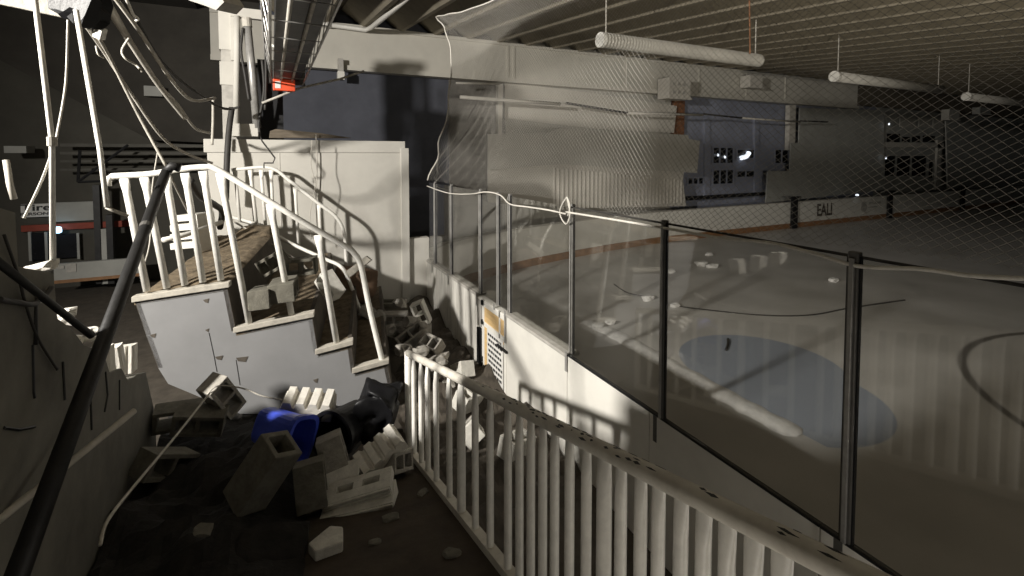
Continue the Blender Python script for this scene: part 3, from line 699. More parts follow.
# ================================================================== BLOCKS AND RUBBLE
def block_mesh(L=0.39, W=0.19, H=0.19, t=0.034):
    mb = MB(); xs = [-L/2, -L/2+t, -t/2, t/2, L/2-t, L/2]; yy = [-W/2, -W/2+t, W/2-t, W/2]
    for i in range(5):
        for j in range(3):
            if j == 1 and i in (1, 3): continue
            mb.bb((xs[i], yy[j], -H/2), (xs[i+1], yy[j+1], H/2))
    o = mb.build('tmp', 'concrete')
    bm = bmesh.new(); bm.from_mesh(o.data); bmesh.ops.remove_doubles(bm, verts=bm.verts, dist=1e-5)
    # drop the inner walls shared by neighbouring cells
    seen = {}
    for f in bm.faces: seen.setdefault(tuple(round(c_, 4) for c_ in f.calc_center_median()), []).append(f)
    bmesh.ops.delete(bm, geom=[f for v in seen.values() if len(v) > 1 for f in v], context='FACES_ONLY')
    bmesh.ops.recalc_face_normals(bm, faces=bm.faces); me = bpy.data.meshes.new('cinder_block'); bm.to_mesh(me); bm.free()
    bpy.data.objects.remove(o); me.materials.append(M['concrete']); return me
BLK = block_mesh()
def fluted_mesh(L=0.39, W=0.19, H=0.17):
    mb = MB(); mb.bb((-L/2, -W/2, -H/2), (L/2, W/2, H/2-0.05))
    for i in range(4):
        x0 = -L/2 + i*L/4
        mb.prism([(x0+0.008, -W/2, H/2-0.05), (x0+L/4-0.008, -W/2, H/2-0.05), (x0+L/4-0.022, -W/2, H/2), (x0+0.022, -W/2, H/2)], (0, W, 0))
    mb.bb((-L/2+0.03, -W/2-0.002, -H/2+0.02), (L/2-0.03, -W/2-0.001, H/2-0.08))
    o = mb.build('tmp', 'fluted'); me = o.data; bpy.data.objects.remove(o); return me
FLU = fluted_mesh()
def put(me, name, c, R, label, m=None, scale=(1, 1, 1), cat='concrete block', group='fallen concrete blocks', bev=0.006):
    o = bpy.data.objects.new(name, me); COL.objects.link(o)
    o.matrix_world = Matrix.Translation(c) @ R.to_4x4() @ Matrix.Diagonal((*scale, 1))
    if bev:
        md = o.modifiers.new('edge', 'BEVEL'); md.width = bev; md.segments = 2; md.limit_method = 'ANGLE'
    if m:
        o.material_slots[0].link = 'OBJECT'; o.material_slots[0].material = M[m]
    return tag(o, label, cat, group)
def axes(ez, ex):
    """a rotation whose Z and X follow two directions given as (right, away, up) from where we stand"""
    z = Vector(ez).normalized(); x_ = Vector(ex); x_ = (x_ - z*x_.dot(z)).normalized(); y_ = z.cross(x_)
    return CAMROT @ Matrix((x_, y_, z)).transposed()
def pier_mesh(L=0.2, H=0.40, t=0.036):
    mb = MB(); q = L/2; k_ = q-t
    o1 = [(-q, -q), (q, -q), (q, q), (-q, q)]; i1 = [(-k_, -k_), (k_, -k_), (k_, k_), (-k_, k_)]
    vs = [(x_, y_, -H/2) for x_, y_ in o1] + [(x_, y_, H/2) for x_, y_ in o1] + [(x_, y_, -H/2) for x_, y_ in i1] + [(x_, y_, H/2) for x_, y_ in i1]
    fs = []
    for i in range(4):
        j = (i+1) % 4; fs += [(i, j, j+4, i+4), (i+8, i+12, j+12, j+8), (i+4, j+4, j+12, i+12), (i, i+8, j+8, j)]
    o = mb.add(vs, fs).build('tmp', 'concrete'); me = o.data; bpy.data.objects.remove(o); return me
PIER = pier_mesh()
# pile in front of the stair
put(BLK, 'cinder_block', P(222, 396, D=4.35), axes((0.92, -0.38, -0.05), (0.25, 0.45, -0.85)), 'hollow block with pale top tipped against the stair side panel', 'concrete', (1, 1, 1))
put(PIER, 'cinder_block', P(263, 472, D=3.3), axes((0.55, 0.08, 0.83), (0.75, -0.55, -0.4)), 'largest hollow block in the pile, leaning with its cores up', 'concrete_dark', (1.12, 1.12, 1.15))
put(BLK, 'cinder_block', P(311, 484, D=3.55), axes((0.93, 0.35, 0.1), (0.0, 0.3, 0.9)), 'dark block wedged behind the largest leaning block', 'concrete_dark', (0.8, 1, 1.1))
put(BLK, 'cinder_block', P(333, 454, D=3.85), axes((0.9, 0.35, 0.25), (-0.25, 0.1, 0.9)), 'tilted half block in front of the black tub', 'concrete', (0.75, 0.9, 1.0))
put(FLU, 'fluted_block', P(309, 404, D=4.25), erot(18, 8, 8), 'white four ribbed block lying behind the blue bin', 'fluted', (1.1, 1, 1.1))
put(FLU, 'fluted_block', P(380, 452, D=3.95), erot(28, -30, 32), 'white four ribbed block propped beside the balustrade foot', 'fluted', (1, 1, 1))
put(BLK, 'cinder_block', P(398, 462, D=4.0), erot(70, 20, 60), 'dusty broken block under the propped ribbed block', 'concrete', (0.6, 0.8, 0.7))
def slab(L, W, H, c, R, label, m, grooves=True, slots=0, nme='grooved_slab'):
    r = empty(nme, c, label, 'slab', 'grooved slabs'); c = Vector(c); mb = MB()
    n = 3 if grooves else 1
    if slots:
        s = L/(2*slots+1)*0.9; g0 = -W/2; 
        mb.box(c + R @ Vector((0, -W*0.30, 0)), (L, W*0.40, H), R); mb.box(c + R @ Vector((0, W*0.36, 0)), (L, W*0.28, H), R)
        xs = [-L/2, -L/2+0.09, -L/2+0.21, -0.01+0.04, 0.16, L/2]
        for a, b2 in ((xs[0], xs[1]), (xs[2], xs[3]), (xs[4], xs[5])): mb.box(c + R @ Vector(((a+b2)/2, W*0.06, 0)), (b2-a, W*0.34, H), R)
    else: mb.box(c, (L, W, H), R)
    for i in range(n):
        mb.box(c + R @ Vector((0, -W/2-0.008, -H/2+H*(i+0.5)/n)), (L*0.985, 0.016, H/n*0.72), R)
    mb.build('body', m, r, bevel=0.004)
    return r
slab(0.50, 0.20, 0.07, P(359, 489, D=3.62), erot(8, -12, 8), 'upper pale slab with two slots lying by the balustrade', 'concrete_light', True, 2)
slab(0.52, 0.22, 0.15, P(361, 507, D=3.58), erot(6, -9, 7), 'lower thick grooved slab under the slotted slab', 'concrete_light', True, 0)
tag(MB().box(P(342, 475, D=3.75), (0.26, 0.18, 0.035), erot(30, -8, 12)).build('flat_slab', 'concrete_light', bevel=0.006), 'thin pale slab scrap wedged above the slotted slab', 'slab')
def ramp_at(px, py, up=0.0):
    d = ray(px, py); return C0 + d*((1.22 + up - EYE)/(d.z + 0.24*d.y))
o = MB().prism([ramp_at(308, 543, 0.07), ramp_at(330, 525, 0.07), ramp_at(343, 526, 0.07), ramp_at(343, 541, 0.07), ramp_at(315, 551, 0.07)], (0, 0, -0.075)).build('concrete_wedge', 'concrete_light', bevel=0.012)
tag(o, 'wedge of broken concrete lying alone on the brown ramp', 'concrete chunk')
tag(lump(P(272, 545, D=3.0), (0.42, 0.26, 0.06), erot(20, 10, 20), 5, 0.3).build('broken_plate', 'rubble'), 'dark broken plate lying on the ramp below the largest block', 'concrete chunk')
for q, s_, lab in (((375, 543), 0.05, 'pebble alone out on the brown ramp floor'), ((293, 519), 0.05, 'pale stone chip just below the wedged dark block'), ((310, 514), 0.05, 'pale stone chip beside the lower grooved slab end'), ((283, 517), 0.045, 'dull stone chip under the largest leaning block'),
                   ((391, 519), 0.07, 'flat chip lying beside the thick grooved slab'), ((423, 494), 0.06, 'flat dark scrap on the ramp near the bottom rail'), ((452, 555), 0.07, 'flat dark scrap on the ramp below the balusters'), ((325, 487), 0.06, 'pale chip on the slab end')):
    p = P(*q, D=3.5); d = ray(*q)
    t_ = (1.22 - EYE)/(d.z + 0.24*d.y); p = C0 + d*t_
    p.z += s_*0.12
    tag(lump(p, (s_*1.6, s_, s_*0.5), erot(0, 0, q[0] % 90), q[0], 0.35, 2).build('stone_chip', 'concrete_dark'), lab, 'stone chip', 'chips on the ramp')
# rubble heap (nobody could count it)
hv = []; hf = []; nx, ny = 44, 44
for i in range(nx+1):
    for j in range(ny+1):
        x_ = -0.97 + 2.05*i/nx; y_ = 2.1 + 4.2*j/ny
        e = min(1, (x_+0.97+0.05)/0.05) * max(0.0, min(1, (0.18-x_ + 0.45*max(0, y_-3.6))/0.45)) * max(0, min(1, (y_-2.35)/1.2)) * max(0, min(1, (6.3-y_)/0.4))
        base_h = ramp_z(y_)
        h = e*(0.16 + 0.20*max(0, min(1, (y_-3.0)/1.4)) + 0.13*noise.noise(Vector((x_*2.2, y_*2.2, 1))) + 0.07*noise.noise(Vector((x_*7, y_*7, 4))) + 0.03*noise.noise(Vector((x_*19, y_*19, 2))))
        hv.append((x_, y_, base_h + h - 0.015))
for i in range(nx):
    for j in range(ny): hf.append((i*(ny+1)+j, (i+1)*(ny+1)+j, (i+1)*(ny+1)+j+1, i*(ny+1)+j+1))
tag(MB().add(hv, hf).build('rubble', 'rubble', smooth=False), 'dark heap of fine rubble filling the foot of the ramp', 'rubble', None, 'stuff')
# further dark blocks half buried in the heap
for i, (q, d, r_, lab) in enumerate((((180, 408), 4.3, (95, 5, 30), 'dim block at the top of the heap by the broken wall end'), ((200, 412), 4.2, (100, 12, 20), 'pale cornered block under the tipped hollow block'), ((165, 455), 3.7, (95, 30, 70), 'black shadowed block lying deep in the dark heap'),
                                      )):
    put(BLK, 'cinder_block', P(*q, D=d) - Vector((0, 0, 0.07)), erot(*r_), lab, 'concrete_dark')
tag(lump(P(203, 530, D=2.8), (0.10, 0.08, 0.03), erot(10, 20, 30), 4, 0.3).build('stone_chip', 'concrete_dark'), 'lone pale chip in the darkest part of the floor', 'stone chip', 'chips on the ramp')

# blue bin on its side
def bin_mesh(R, c, L, r0, r1, wall, name, m, label, cat, squash=0.8, sq=4.0):
    """open tapered tub; local +Z is the mouth"""
    root = empty(name, c, label, cat); c = Vector(c); n = 32
    def ring(z, r): 
        out = []
        for j in range(n):
            th = 2*PI*j/n; cx, sx = math.cos(th), math.sin(th)
            k = (abs(cx)**sq + abs(sx)**sq)**(-1/sq)
            out.append(c + R @ Vector((cx*k*r, sx*k*r*squash, z)))
        return out
    rings = [ring(0, r0*0.96), ring(0.015, r0), ring(L, r1), ring(L, r1-wall), ring(wall, r0-wall)]
    vs = [v for q in rings for v in q]; fs = []
    for i in range(len(rings)-1):
        for j in range(n): fs.append((i*n+j, i*n+(j+1) % n, (i+1)*n+(j+1) % n, (i+1)*n+j))
    fs += [tuple(range(n-1, -1, -1)), tuple(range(4*n, 5*n))]
    MB().add(vs, fs).build('body', m, root, smooth=False)
    lip = [ring(L-0.03, r1+0.022), ring(L+0.008, r1+0.022), ring(L+0.008, r1-wall-0.002), ring(L-0.03, r1+0.001)]
    vs = [v for q in lip for v in q]; fs = []
    for i in range(4):
        for j in range(n): fs.append((i*n+j, i*n+(j+1) % n, ((i+1) % 4)*n+(j+1) % n, ((i+1) % 4)*n+j))
    MB().add(vs, fs).build('rim', m, root)
    return root
bin_mesh(axes((0.80, -0.42, -0.02), (0.2, 0.3, 0.9)), P(264, 424, D=4.05), 0.46, 0.135, 0.165, 0.008, 'blue_bin', 'blue_plastic', 'bright blue plastic bin tipped over on the rubble pile', 'bin', 0.75)
bin_mesh(axes((-0.30, -0.88, 0.10), (1, 0, 0)), P(360, 417, D=4.45), 0.40, 0.17, 0.20, 0.008, 'black_tub', 'black_plastic', 'black round tub on its side with dark mouth facing out', 'tub', 0.95, 2.0)
# crumpled black sack beside it
sk = lump(P(377, 410, D=4.35), (0.34, 0.30, 0.46), erot(0, 12, 0), 9, 0.3, 4)
for v in sk.v:
    v += Vector((1, 1, 1))*0.02*math.sin(v.x*34 + v.y*30 + v.z*8)
tag(sk.build('black_sack', 'black_plastic', smooth=True), 'crumpled black plastic sack slumped beside the black tub', 'sack')

# blocks under and behind the stair and at the foot of the white wall
def on(px, py, z): return P(px, py, Z=z)
put(BLK, 'cinder_block', P(394, 319, D=7.0), Matrix.Rotation(0.1-YAW, 3, 'Z') @ Euler((PI/2, 0, 0)).to_matrix(), 'hollow block showing two cores at the foot of the white wall', 'concrete', (1, 1, 1))
put(BLK, 'cinder_block', P(421, 313, D=7.15), Matrix.Rotation(0.0-YAW, 3, 'Z') @ Euler((PI/2, math.radians(68), 0)).to_matrix(), 'hollow block stood on end against the streaked boards', 'concrete_light', (0.9, 1, 1))
put(BLK, 'cinder_block', P(412, 337, D=6.5), erot(30, -32, 25), 'tilted dusty block in front of the one stood on end', 'concrete', (1, 1, 1))
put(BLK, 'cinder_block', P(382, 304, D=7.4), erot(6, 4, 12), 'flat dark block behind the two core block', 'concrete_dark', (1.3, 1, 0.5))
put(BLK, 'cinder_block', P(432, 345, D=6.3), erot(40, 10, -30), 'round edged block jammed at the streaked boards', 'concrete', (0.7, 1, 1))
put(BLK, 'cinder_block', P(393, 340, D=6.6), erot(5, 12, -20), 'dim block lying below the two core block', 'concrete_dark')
for i in range(12):
    q = [(368, 312), (372, 330), (404, 350), (420, 352), (440, 360), (388, 330), (378, 318), (425, 330), (436, 372), (446, 385), (412, 322), (400, 303)][i]
    lab = ['small stone by the stair railing end', 'small stone beside the outermost stair post', 'stone under the balustrade end post', 'stone just past the balustrade end post', 'stone showing between the first two balusters', 'stone beside the two core block', 'stone near the flat dark block',
           'stone between the tilted and upright blocks', 'stone seen between the third and fourth balusters', 'stone low between the fourth and fifth balusters', 'chip on top of the two core block', 'chip lying behind the two core block'][i]
    tag(lump(P(*q, D=6.6 if q[1] < 340 else 5.9), (0.22, 0.18, 0.14), erot(0, 20, i*40), i+20, 0.45).build('stone', 'concrete'), lab, 'stone', 'stones at the white wall foot')
# rubble on the lower walkway seen between the balusters
hv = []; hf = []; nx, ny = 24, 70
for i in range(nx+1):
    for j in range(ny+1):
        x_ = 1.16 + 1.30*i/nx; y_ = 2.6 + 5.75*j/ny
        e = max(0, min(1, (y_-2.7)/1.0))
        h = e*(0.10 + 0.24*max(0, noise.noise(Vector((x_*1.9, y_*1.9, 7)))) + 0.08*noise.noise(Vector((x_*6, y_*6, 3))) + 0.20*max(0, (y_-6.3)/2))
        hv.append((x_, y_, max(h, -0.01)))
for i in range(nx):
    for j in range(ny): hf.append((i*(ny+1)+j, (i+1)*(ny+1)+j, (i+1)*(ny+1)+j+1, i*(ny+1)+j+1))
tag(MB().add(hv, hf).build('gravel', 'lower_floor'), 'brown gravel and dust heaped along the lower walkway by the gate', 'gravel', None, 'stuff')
for i, (y_, x_, r_, lab) in enumerate(((4.9, 1.9, (20, 10, 30), 'pale block on the lower walkway in front of the gate notice'), (4.3, 1.7, (50, 20, 70), 'pale block seen between balusters just before the lit boards'), (5.6, 2.1, (10, 30, 100), 'pale block lying against the gate'), (3.9, 2.0, (5, 10, 20), 'pale block tucked under the lit long board'))):
    put(BLK, 'cinder_block', Vector((x_, y_, 0.24)), Euler([math.radians(a) for a in r_]).to_matrix(), lab, 'concrete_light', (0.8, 1, 1))
# blocks resting on the second step
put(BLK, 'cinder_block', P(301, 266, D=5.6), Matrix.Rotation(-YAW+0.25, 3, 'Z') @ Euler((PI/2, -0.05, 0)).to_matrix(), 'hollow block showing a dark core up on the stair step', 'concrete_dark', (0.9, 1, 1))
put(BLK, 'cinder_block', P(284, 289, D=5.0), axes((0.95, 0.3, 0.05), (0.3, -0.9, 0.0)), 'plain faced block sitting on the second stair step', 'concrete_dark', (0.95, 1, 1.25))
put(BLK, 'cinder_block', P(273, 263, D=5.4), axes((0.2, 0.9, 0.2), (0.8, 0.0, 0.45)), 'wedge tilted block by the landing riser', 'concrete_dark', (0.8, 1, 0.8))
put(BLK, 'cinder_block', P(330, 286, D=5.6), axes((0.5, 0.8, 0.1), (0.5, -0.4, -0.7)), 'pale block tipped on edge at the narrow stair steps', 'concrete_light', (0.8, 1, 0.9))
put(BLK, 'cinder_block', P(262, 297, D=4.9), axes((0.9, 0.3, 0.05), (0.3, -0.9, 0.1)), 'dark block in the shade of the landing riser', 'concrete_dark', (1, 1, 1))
tag(MB().prism([P(345, 272, D=6.8), P(366, 256, D=6.9), P(371, 260, D=6.9), P(350, 277, D=6.8)], (0.03, 0.05, -0.01)).build('board_scrap', 'ledge_wood'), 'pale short board leaning at the white wall behind the railing', 'board')
tag(lump(P(355, 284, D=7.2), (0.62, 0.4, 0.5), erot(0, 10, 20), 31, 0.2, 3).build('brown_sheet', 'brown_cloth', smooth=True), 'rusty brown crumpled sheet behind the stair railing', 'sheet')
rub2 = []; hf = []
for i in range(31):
    for j in range(25):
        x_ = -0.2 + 2.35*i/30; y_ = 6.2 + 2.17*j/24
        h = max(0, min(1, (y_-6.2)/0.5)) * (0.30 + 0.22*noise.noise(Vector((x_*2, y_*2, 9))) + 0.1*noise.noise(Vector((x_*6, y_*6, 3))) + 0.3*max(0, 1-abs(x_-1.0)))*max(0.15, min(1, (2.3-x_)/0.9))
        rub2.append((x_, y_, max(0.0, h)))
for i in range(30):
    for j in range(24): hf.append((i*25+j, (i+1)*25+j, (i+1)*25+j+1, i*25+j+1))
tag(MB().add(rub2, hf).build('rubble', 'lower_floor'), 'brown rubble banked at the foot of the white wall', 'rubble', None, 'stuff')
# broken hollow blocks at the torn end of the block wall
RIB = axes((0.40, -0.90, 0.12), (0.92, 0.40, 0.06))
for q, me_, R_, sc_, lab in (((114, 361), FLU, RIB, (0.42, 1.0, 0.9), 'bright ribbed broken block at the torn wall top beside the black pole'), ((126, 361), FLU, RIB @ Euler((0.05, 0.1, 0.06)).to_matrix(), (0.40, 1.15, 0.9), 'bright ribbed broken block in the middle of the torn wall top'),
                              ((138, 358), FLU, RIB @ Euler((-0.06, 0.05, -0.05)).to_matrix(), (0.40, 1.1, 0.9), 'bright ribbed broken block touching the stair side panel'), ((97, 346), BLK, erot(70, 20, 50), (0.5, 0.7, 0.6), 'white broken lump just behind the black pole')):
    put(me_, 'broken_block', lw(*q) + Vector((-0.10, 0.02, 0.0)), R_, lab, 'fluted', sc_, 'concrete block', 'broken wall top blocks')
tag(lump(P(40, 268, D=2.36), (0.13, 0.10, 0.05), erot(0, -14, 10), 3, 0.3).build('mortar_cap', 'fluted'), 'lit chunk of mortar on the high end of the broken wall', 'concrete chunk')
for q, s_, lab in (((62, 320), 0.10, 'white jagged chip stuck on the torn wall shoulder'), ((68, 312), 0.07, 'small white jagged chip above the torn wall shoulder'), ((92, 331), 0.07, 'white pipe stub lump at the thin dark pole end')):
    tag(lump(P(*q, D=2.6), (s_, s_*0.7, s_*0.6), None, q[0], 0.5).build('wall_chip', 'fluted'), lab, 'concrete chunk')

# ================================================================== POLES, PIPES, CABLES
a, b_ = P(166, 172, D=4.02), P(8, 600, D=1.62)
bp = empty('black_pole', b_, 'long black pole leaning from the stair railing across the broken wall', 'pole')
MB().tube([a, a + (b_-a)*0.5, b_], 0.037, 14).build('tube', 'black_pole', bp, smooth=True)
MB().tube([a, P(172, 166, D=4.03), P(180, 168, D=4.05)], 0.038, 12).build('bent_tip', 'black_pole', bp, smooth=True)
MB().tube([a + (b_-a)*0.26, a + (b_-a)*0.275], 0.040, 14).build('collar', 'dark_steel', bp)
tag(MB().tube([P(-30, 240, D=1.68), P(40, 295, D=2.12), P(92, 336, D=2.35)], 0.016, 10).build('dark_rod', 'black_pole', smooth=True), 'thin dark rod slanting across the broken wall to the black pole', 'rod')
tag(MB().tube([P(-25, 536, D=1.75), P(0, 519, D=1.9), P(118, 424, D=2.55), P(134, 411, D=2.65)], 0.017, 12).build('white_pipe', 'cable_grey', smooth=True), 'dull white pipe leaning low along the broken wall', 'pipe')
tag(MB().tube(spline([P(100, 545, D=2.2), P(108, 520, D=2.35), P(135, 485, D=2.8), P(175, 437, D=3.5), P(209, 394, D=4.1)]), 0.0085, 8).build('conduit', 'cable_grey', smooth=True), 'thin pale conduit rising from the dark floor to the tipped block', 'conduit')
cable('wire', [P(px, py, D=4.15) for px, py in ((207, 395), (215, 387), (228, 386), (245, 389), (262, 396), (282, 400))], 0.006, 'cable_grey', 'thin pale wire trailing over the tipped hollow block', 'wire')
cable('wire', [lw(px, py) + Vector((0.012, 0, 0)) for px, py in ((0, 235), (14, 275), (22, 305), (35, 340), (54, 370))], 0.006, 'cable_dark', 'thin dark wire sagging over the face of the broken wall', 'wire')
cable('wire', [lw(px, py) + Vector((0.02, 0, 0)) for px, py in ((-8, 300), (10, 303), (30, 304), (46, 288))], 0.012, 'cable_dark', 'thick dark cable end lying across the wall top', 'cable')
tag(MB().tube([P(35, 345, D=2.2), P(34, 290, D=2.22)], 0.012, 8).build('dark_peg', 'black_pole', smooth=True), 'short upright dark peg on the broken wall', 'peg')
# hanging pipes
r = empty('hanging_pipe', P(53, 264, D=2.38), 'white pipe hanging from the ceiling down to the high wall end', 'pipe')
MB().tube([P(33, -18, D=2.45), P(52, 140, D=2.42), P(53, 264, D=2.38)], 0.0125, 12).build('tube', 'rail_paint', r, smooth=True)
MB().tube([P(52, 137, D=2.42), P(52.3, 146, D=2.42)], 0.021, 12).build('coupling', 'cable_grey', r)
r = empty('hanging_pipe', P(107, 208, D=3.5), 'white pipe hanging beside the start of the stair railing', 'pipe')
MB().tube([P(76, 10, D=3.5), P(100, 150, D=3.5), P(107, 207, D=3.5)], 0.017, 12).build('tube', 'rail_paint', r, smooth=True)
MB().tube([P(106, 207, D=3.5), P(112, 210, D=3.52), P(128, 216, D=3.6)], 0.012, 8).build('bent_foot', 'cable_grey', r, smooth=True)
ch_p = spline([P(68, 20, D=2.7), P(67, 60, D=2.7), P(65, 90, D=2.65), P(58, 130, D=2.5), P(54, 146, D=2.42), P(42, 180, D=2.4), P(24, 218, D=2.4)], 6)
tag(MB().tube(ch_p, 0.006, 6).build('hanging_rope', 'rope', smooth=True), 'pale cord hanging beside and crossing the first white pipe', 'cord')
tag(MB().tube([P(6, 160, D=3.2), P(10, 185, D=3.2), P(14, 199, D=3.2)], 0.018, 10).build('lamp_stem', 'cable_grey', smooth=True), 'stubby pale stem hanging at the far hall edge', 'bracket')
# white channel overhead and black bundle
tag(MB().prism([P(-40, -22, D=3.9), P(70, 1, D=4.1), P(69, 19, D=4.1), P(-40, -4, D=3.9)], (0.05, 0.35, 0.05)).build('white_channel', 'concrete', bevel=0.01), 'white ceiling channel overhead at the top corner', 'channel')
tag(lump(P(83, 3, D=3.9), (0.32, 0.24, 0.34), erot(0, 25, 0), 12, 0.4, 3).build('black_bundle', 'black_plastic'), 'black ragged bundle hanging from the white channel end', 'bundle')
jb = empty('junction_box', P(99, 34, D=4.1), 'white junction box dangling with looped wires under the black bundle', 'junction box')
MB().box(P(100, 33, D=4.1), (0.075, 0.06, 0.10), erot(10, 25, 0)).build('case', 'rail_paint', jb, bevel=0.01)
for q in (((92, 28), (90, 20), (95, 15), (99, 19), (97, 27)), ((96, 26), (98, 16), (103, 18), (102, 27)), ((89, 32), (92, 24), (96, 24))):
    MB().tube(spline([P(*z, D=4.1) for z in q]), 0.009, 6).build('wire_loop', 'rail_paint', jb, smooth=True)
cg = 'cables swagged from the ceiling'
cl = ((((86, 26, 4.0), (104, 52, 4.3), (130, 92, 4.7), (163, 138, 5.2), (190, 155, 5.8), (212, 163, 6.4)), 0.016, 'cable_grey', 'thick cable swagging from the black bundle past the stair rail'),
      (((99, 38, 4.1), (112, 62, 4.4), (140, 118, 4.8), (166, 166, 5.0)), 0.015, 'cable_grey', 'pale cable dropping from the junction box to the pole tip'),
      (((99, -6, 4.2), (130, 42, 4.7), (158, 84, 5.3), (185, 118, 5.9)), 0.030, 'cable_grey', 'thickest pale conduit of the overhead bundle, ending free in mid-air'),
      (((112, -6, 4.2), (140, 32, 4.6), (170, 78, 5.4), (192, 100, 6.0), (215, 98, 6.6)), 0.020, 'cable_grey', 'pale cable of the bundle looping up to the post'),
      (((120, -6, 4.3), (135, 18, 4.6), (160, 60, 5.2), (190, 88, 6.0), (222, 108, 6.9), (240, 107, 7.1)), 0.020, 'cable_dark', 'dark cable of the bundle tied to the post'),
      (((108, 0, 4.3), (125, 30, 4.7), (150, 74, 5.2), (178, 105, 5.8), (195, 128, 6.3), (210, 133, 6.7)), 0.018, 'cable_grey', 'pale cable of the bundle sagging lowest at the white wall'),
      (((125, -4, 4.3), (133, 14, 4.5), (138, 19, 4.6), (134, 22, 4.6)), 0.014, 'rail_paint', 'white cable loop at the head of the bundle'),
      (((129, 38, 4.5), (122, 50, 4.5), (125, 58, 4.5), (136, 65, 4.6), (142, 72, 4.6)), 0.010, 'cable_grey', 'loose curled wire end hanging below the bundle'),
      (((96, 46, 4.15), (98, 54, 4.15), (104, 58, 4.2)), 0.008, 'cable_grey', 'tiny curled wire end below the junction box'),
      (((213, 100, 6.9), (213, 120, 6.9), (212, 145, 6.9)), 0.020, 'cable_grey', 'short pale upright cable at the corner of the white wall'),
      (((232, 108, 7.2), (229, 130, 7.1), (227, 160, 7.0), (226, 200, 7.0)), 0.045, 'cable_dark', 'thick dark cable dropping in front of the white wall'),
      (((190, 180, 5.2), (200, 196, 5.6), (215, 205, 6.2), (222, 212, 6.6), (220, 228, 6.8)), 0.04, 'cable_dark', 'dark hose curling behind the stair railing'),
      (((158, 150, 5.2), (152, 190, 5.0), (150, 240, 4.9), (145, 262, 4.8)), 0.007, 'cable_grey', 'thin wire hanging from the pole tip behind balusters'),
      (((166, 166, 5.0), (176, 188, 5.4), (190, 216, 5.8)), 0.010, 'cable_grey', 'thin pale wire slanting behind the balusters'))
for q, r_, m, lab in cl: cable('cable', [P(a_[0], a_[1], D=a_[2]) for a_ in q], r_, m, lab, 'cable', cg)
# dangling stiff wires in front of the white wall
tag(MB().tube([P(259, 132, Y=7.75), P(262, 141, Y=7.75), P(275, 158, Y=7.75), (P(273, 163, Y=7.75)), P(264, 163, Y=7.75), P(264, 168, Y=7.75)], 0.012, 6).build('zigzag_wire', 'cable_dark'), 'dark zigzag wire dangling in front of the white wall', 'wire')
cable('wire', [P(px, py, Y=8.36) for px, py in ((316, 134), (317, 170), (316, 200), (318, 240))], 0.008, 'cable_grey', 'thin grey wire hanging straight down the white wall', 'wire')
cable('wire', [P(px, py, Y=8.05) for px, py in ((312, 140), (311, 165), (315, 185), (310, 215), (311, 240))], 0.006, 'cable_grey', 'thin kinked wire hanging beside the straight grey wire', 'wire')
# post cluster on the white wall
cx0, cx1 = P(222, 100, Y=8.7).x, P(236, 100, Y=8.7).x
ps = empty('wall_pillar', ((cx0+cx1)/2, 8.7, 3.2), 'patched white post rising from the white wall to the roof', 'post')
z5 = P(229, 10, Y=8.7).z; zs = [3.15, P(229, 85, Y=8.7).z, P(229, 62, Y=8.7).z, P(229, 50, Y=8.7).z, z5]
for i, m in enumerate(('cap_grey', 'white_block', 'cap_grey', 'white_block')):
    ov = 0.0 if m == 'cap_grey' else 0.02
    MB().bb((cx0-ov, 8.7-ov, zs[i]), (cx1+ov, 8.9, zs[i+1])).build('patch', m, ps)
def pq(a0, b0, a1, b1, Y, th, nme, m, par=None):
    p0 = P(a0, b1, Y=Y); p1 = P(a1, b0, Y=Y)
    return MB().bb((p0.x, Y, min(p0.z, p1.z)), (p1.x, Y+th, max(p0.z, p1.z))).build(nme, m, par, bevel=0.006)
tag(pq(231, 124, 258, 136, 8.5, 0.25, 'pad_block', 'white_block'), 'white pad block under the pipes on the white wall top', 'block')
pq(230, 10, 262, 16, 8.62, 0.1, 'lintel', 'white_block', ps); pq(231, 16, 236, 60, 8.64, 0.08, 'jamb', 'white_block', ps)
tag(MB().tube([P(237, 16, Y=8.6), P(237, 50, Y=8.6), P(236, 126, Y=8.6)], 0.045, 12).build('wall_pipe', 'white_block', smooth=True), 'straight white pipe beside the patched post', 'pipe')
r = empty('silver_pipe', P(257, 128, Y=8.55), 'shiny silver pipe leaning between post and caged fixture', 'pipe')
MB().tube([P(247, 22, Y=8.55), P(252, 70, Y=8.55), P(257, 128, Y=8.55)], 0.058, 14).build('tube', 'steel', r, smooth=True)
MB().tube([P(246.5, 18, Y=8.55), P(247.4, 27, Y=8.55)], 0.07, 14).build('collar', 'cable_grey', r)
for q, lab in ((((243, 28), (241, 50), (245, 75), (249, 100)), 'dark flex curling between the white and silver pipes'), (((262, 60), (264, 90), (259, 122), (260, 134)), 'dark flex dropping past the silver pipe'), (((264, 30), (266, 70), (265, 110)), 'dark straight flex under the caged fixture')):
    cable('flex', [P(*z, Y=8.5) for z in q], 0.022, 'cable_dark', lab)
tag(MB().bb((P(258, 100, Y=8.75).x, 8.75, 3.2), (P(283, 100, Y=8.75).x, 8.85, P(270, 60, Y=8.75).z)).build('dark_cabinet', 'black'), 'black panel standing behind the silver pipe', 'panel')
tag(MB().prism([P(188, 0, D=5.8), P(218, -8, D=5.8), P(224, 2, D=5.8), P(216, 10, D=5.8), P(206, 6, D=5.8)], (0.2, 0.3, 0.05)).build('torn_panel', 'cap_grey'), 'torn white panel end sticking out above the post', 'panel')
tag(MB().tube([P(262, 103, Y=8.45), P(300, 88, Y=8.6), P(340, 79, Y=8.75), P(364, 71, Y=8.8)], 0.018, 8).build('conduit', 'cable_grey', smooth=True), 'thin pale conduit bowing up across the dark opening', 'conduit')
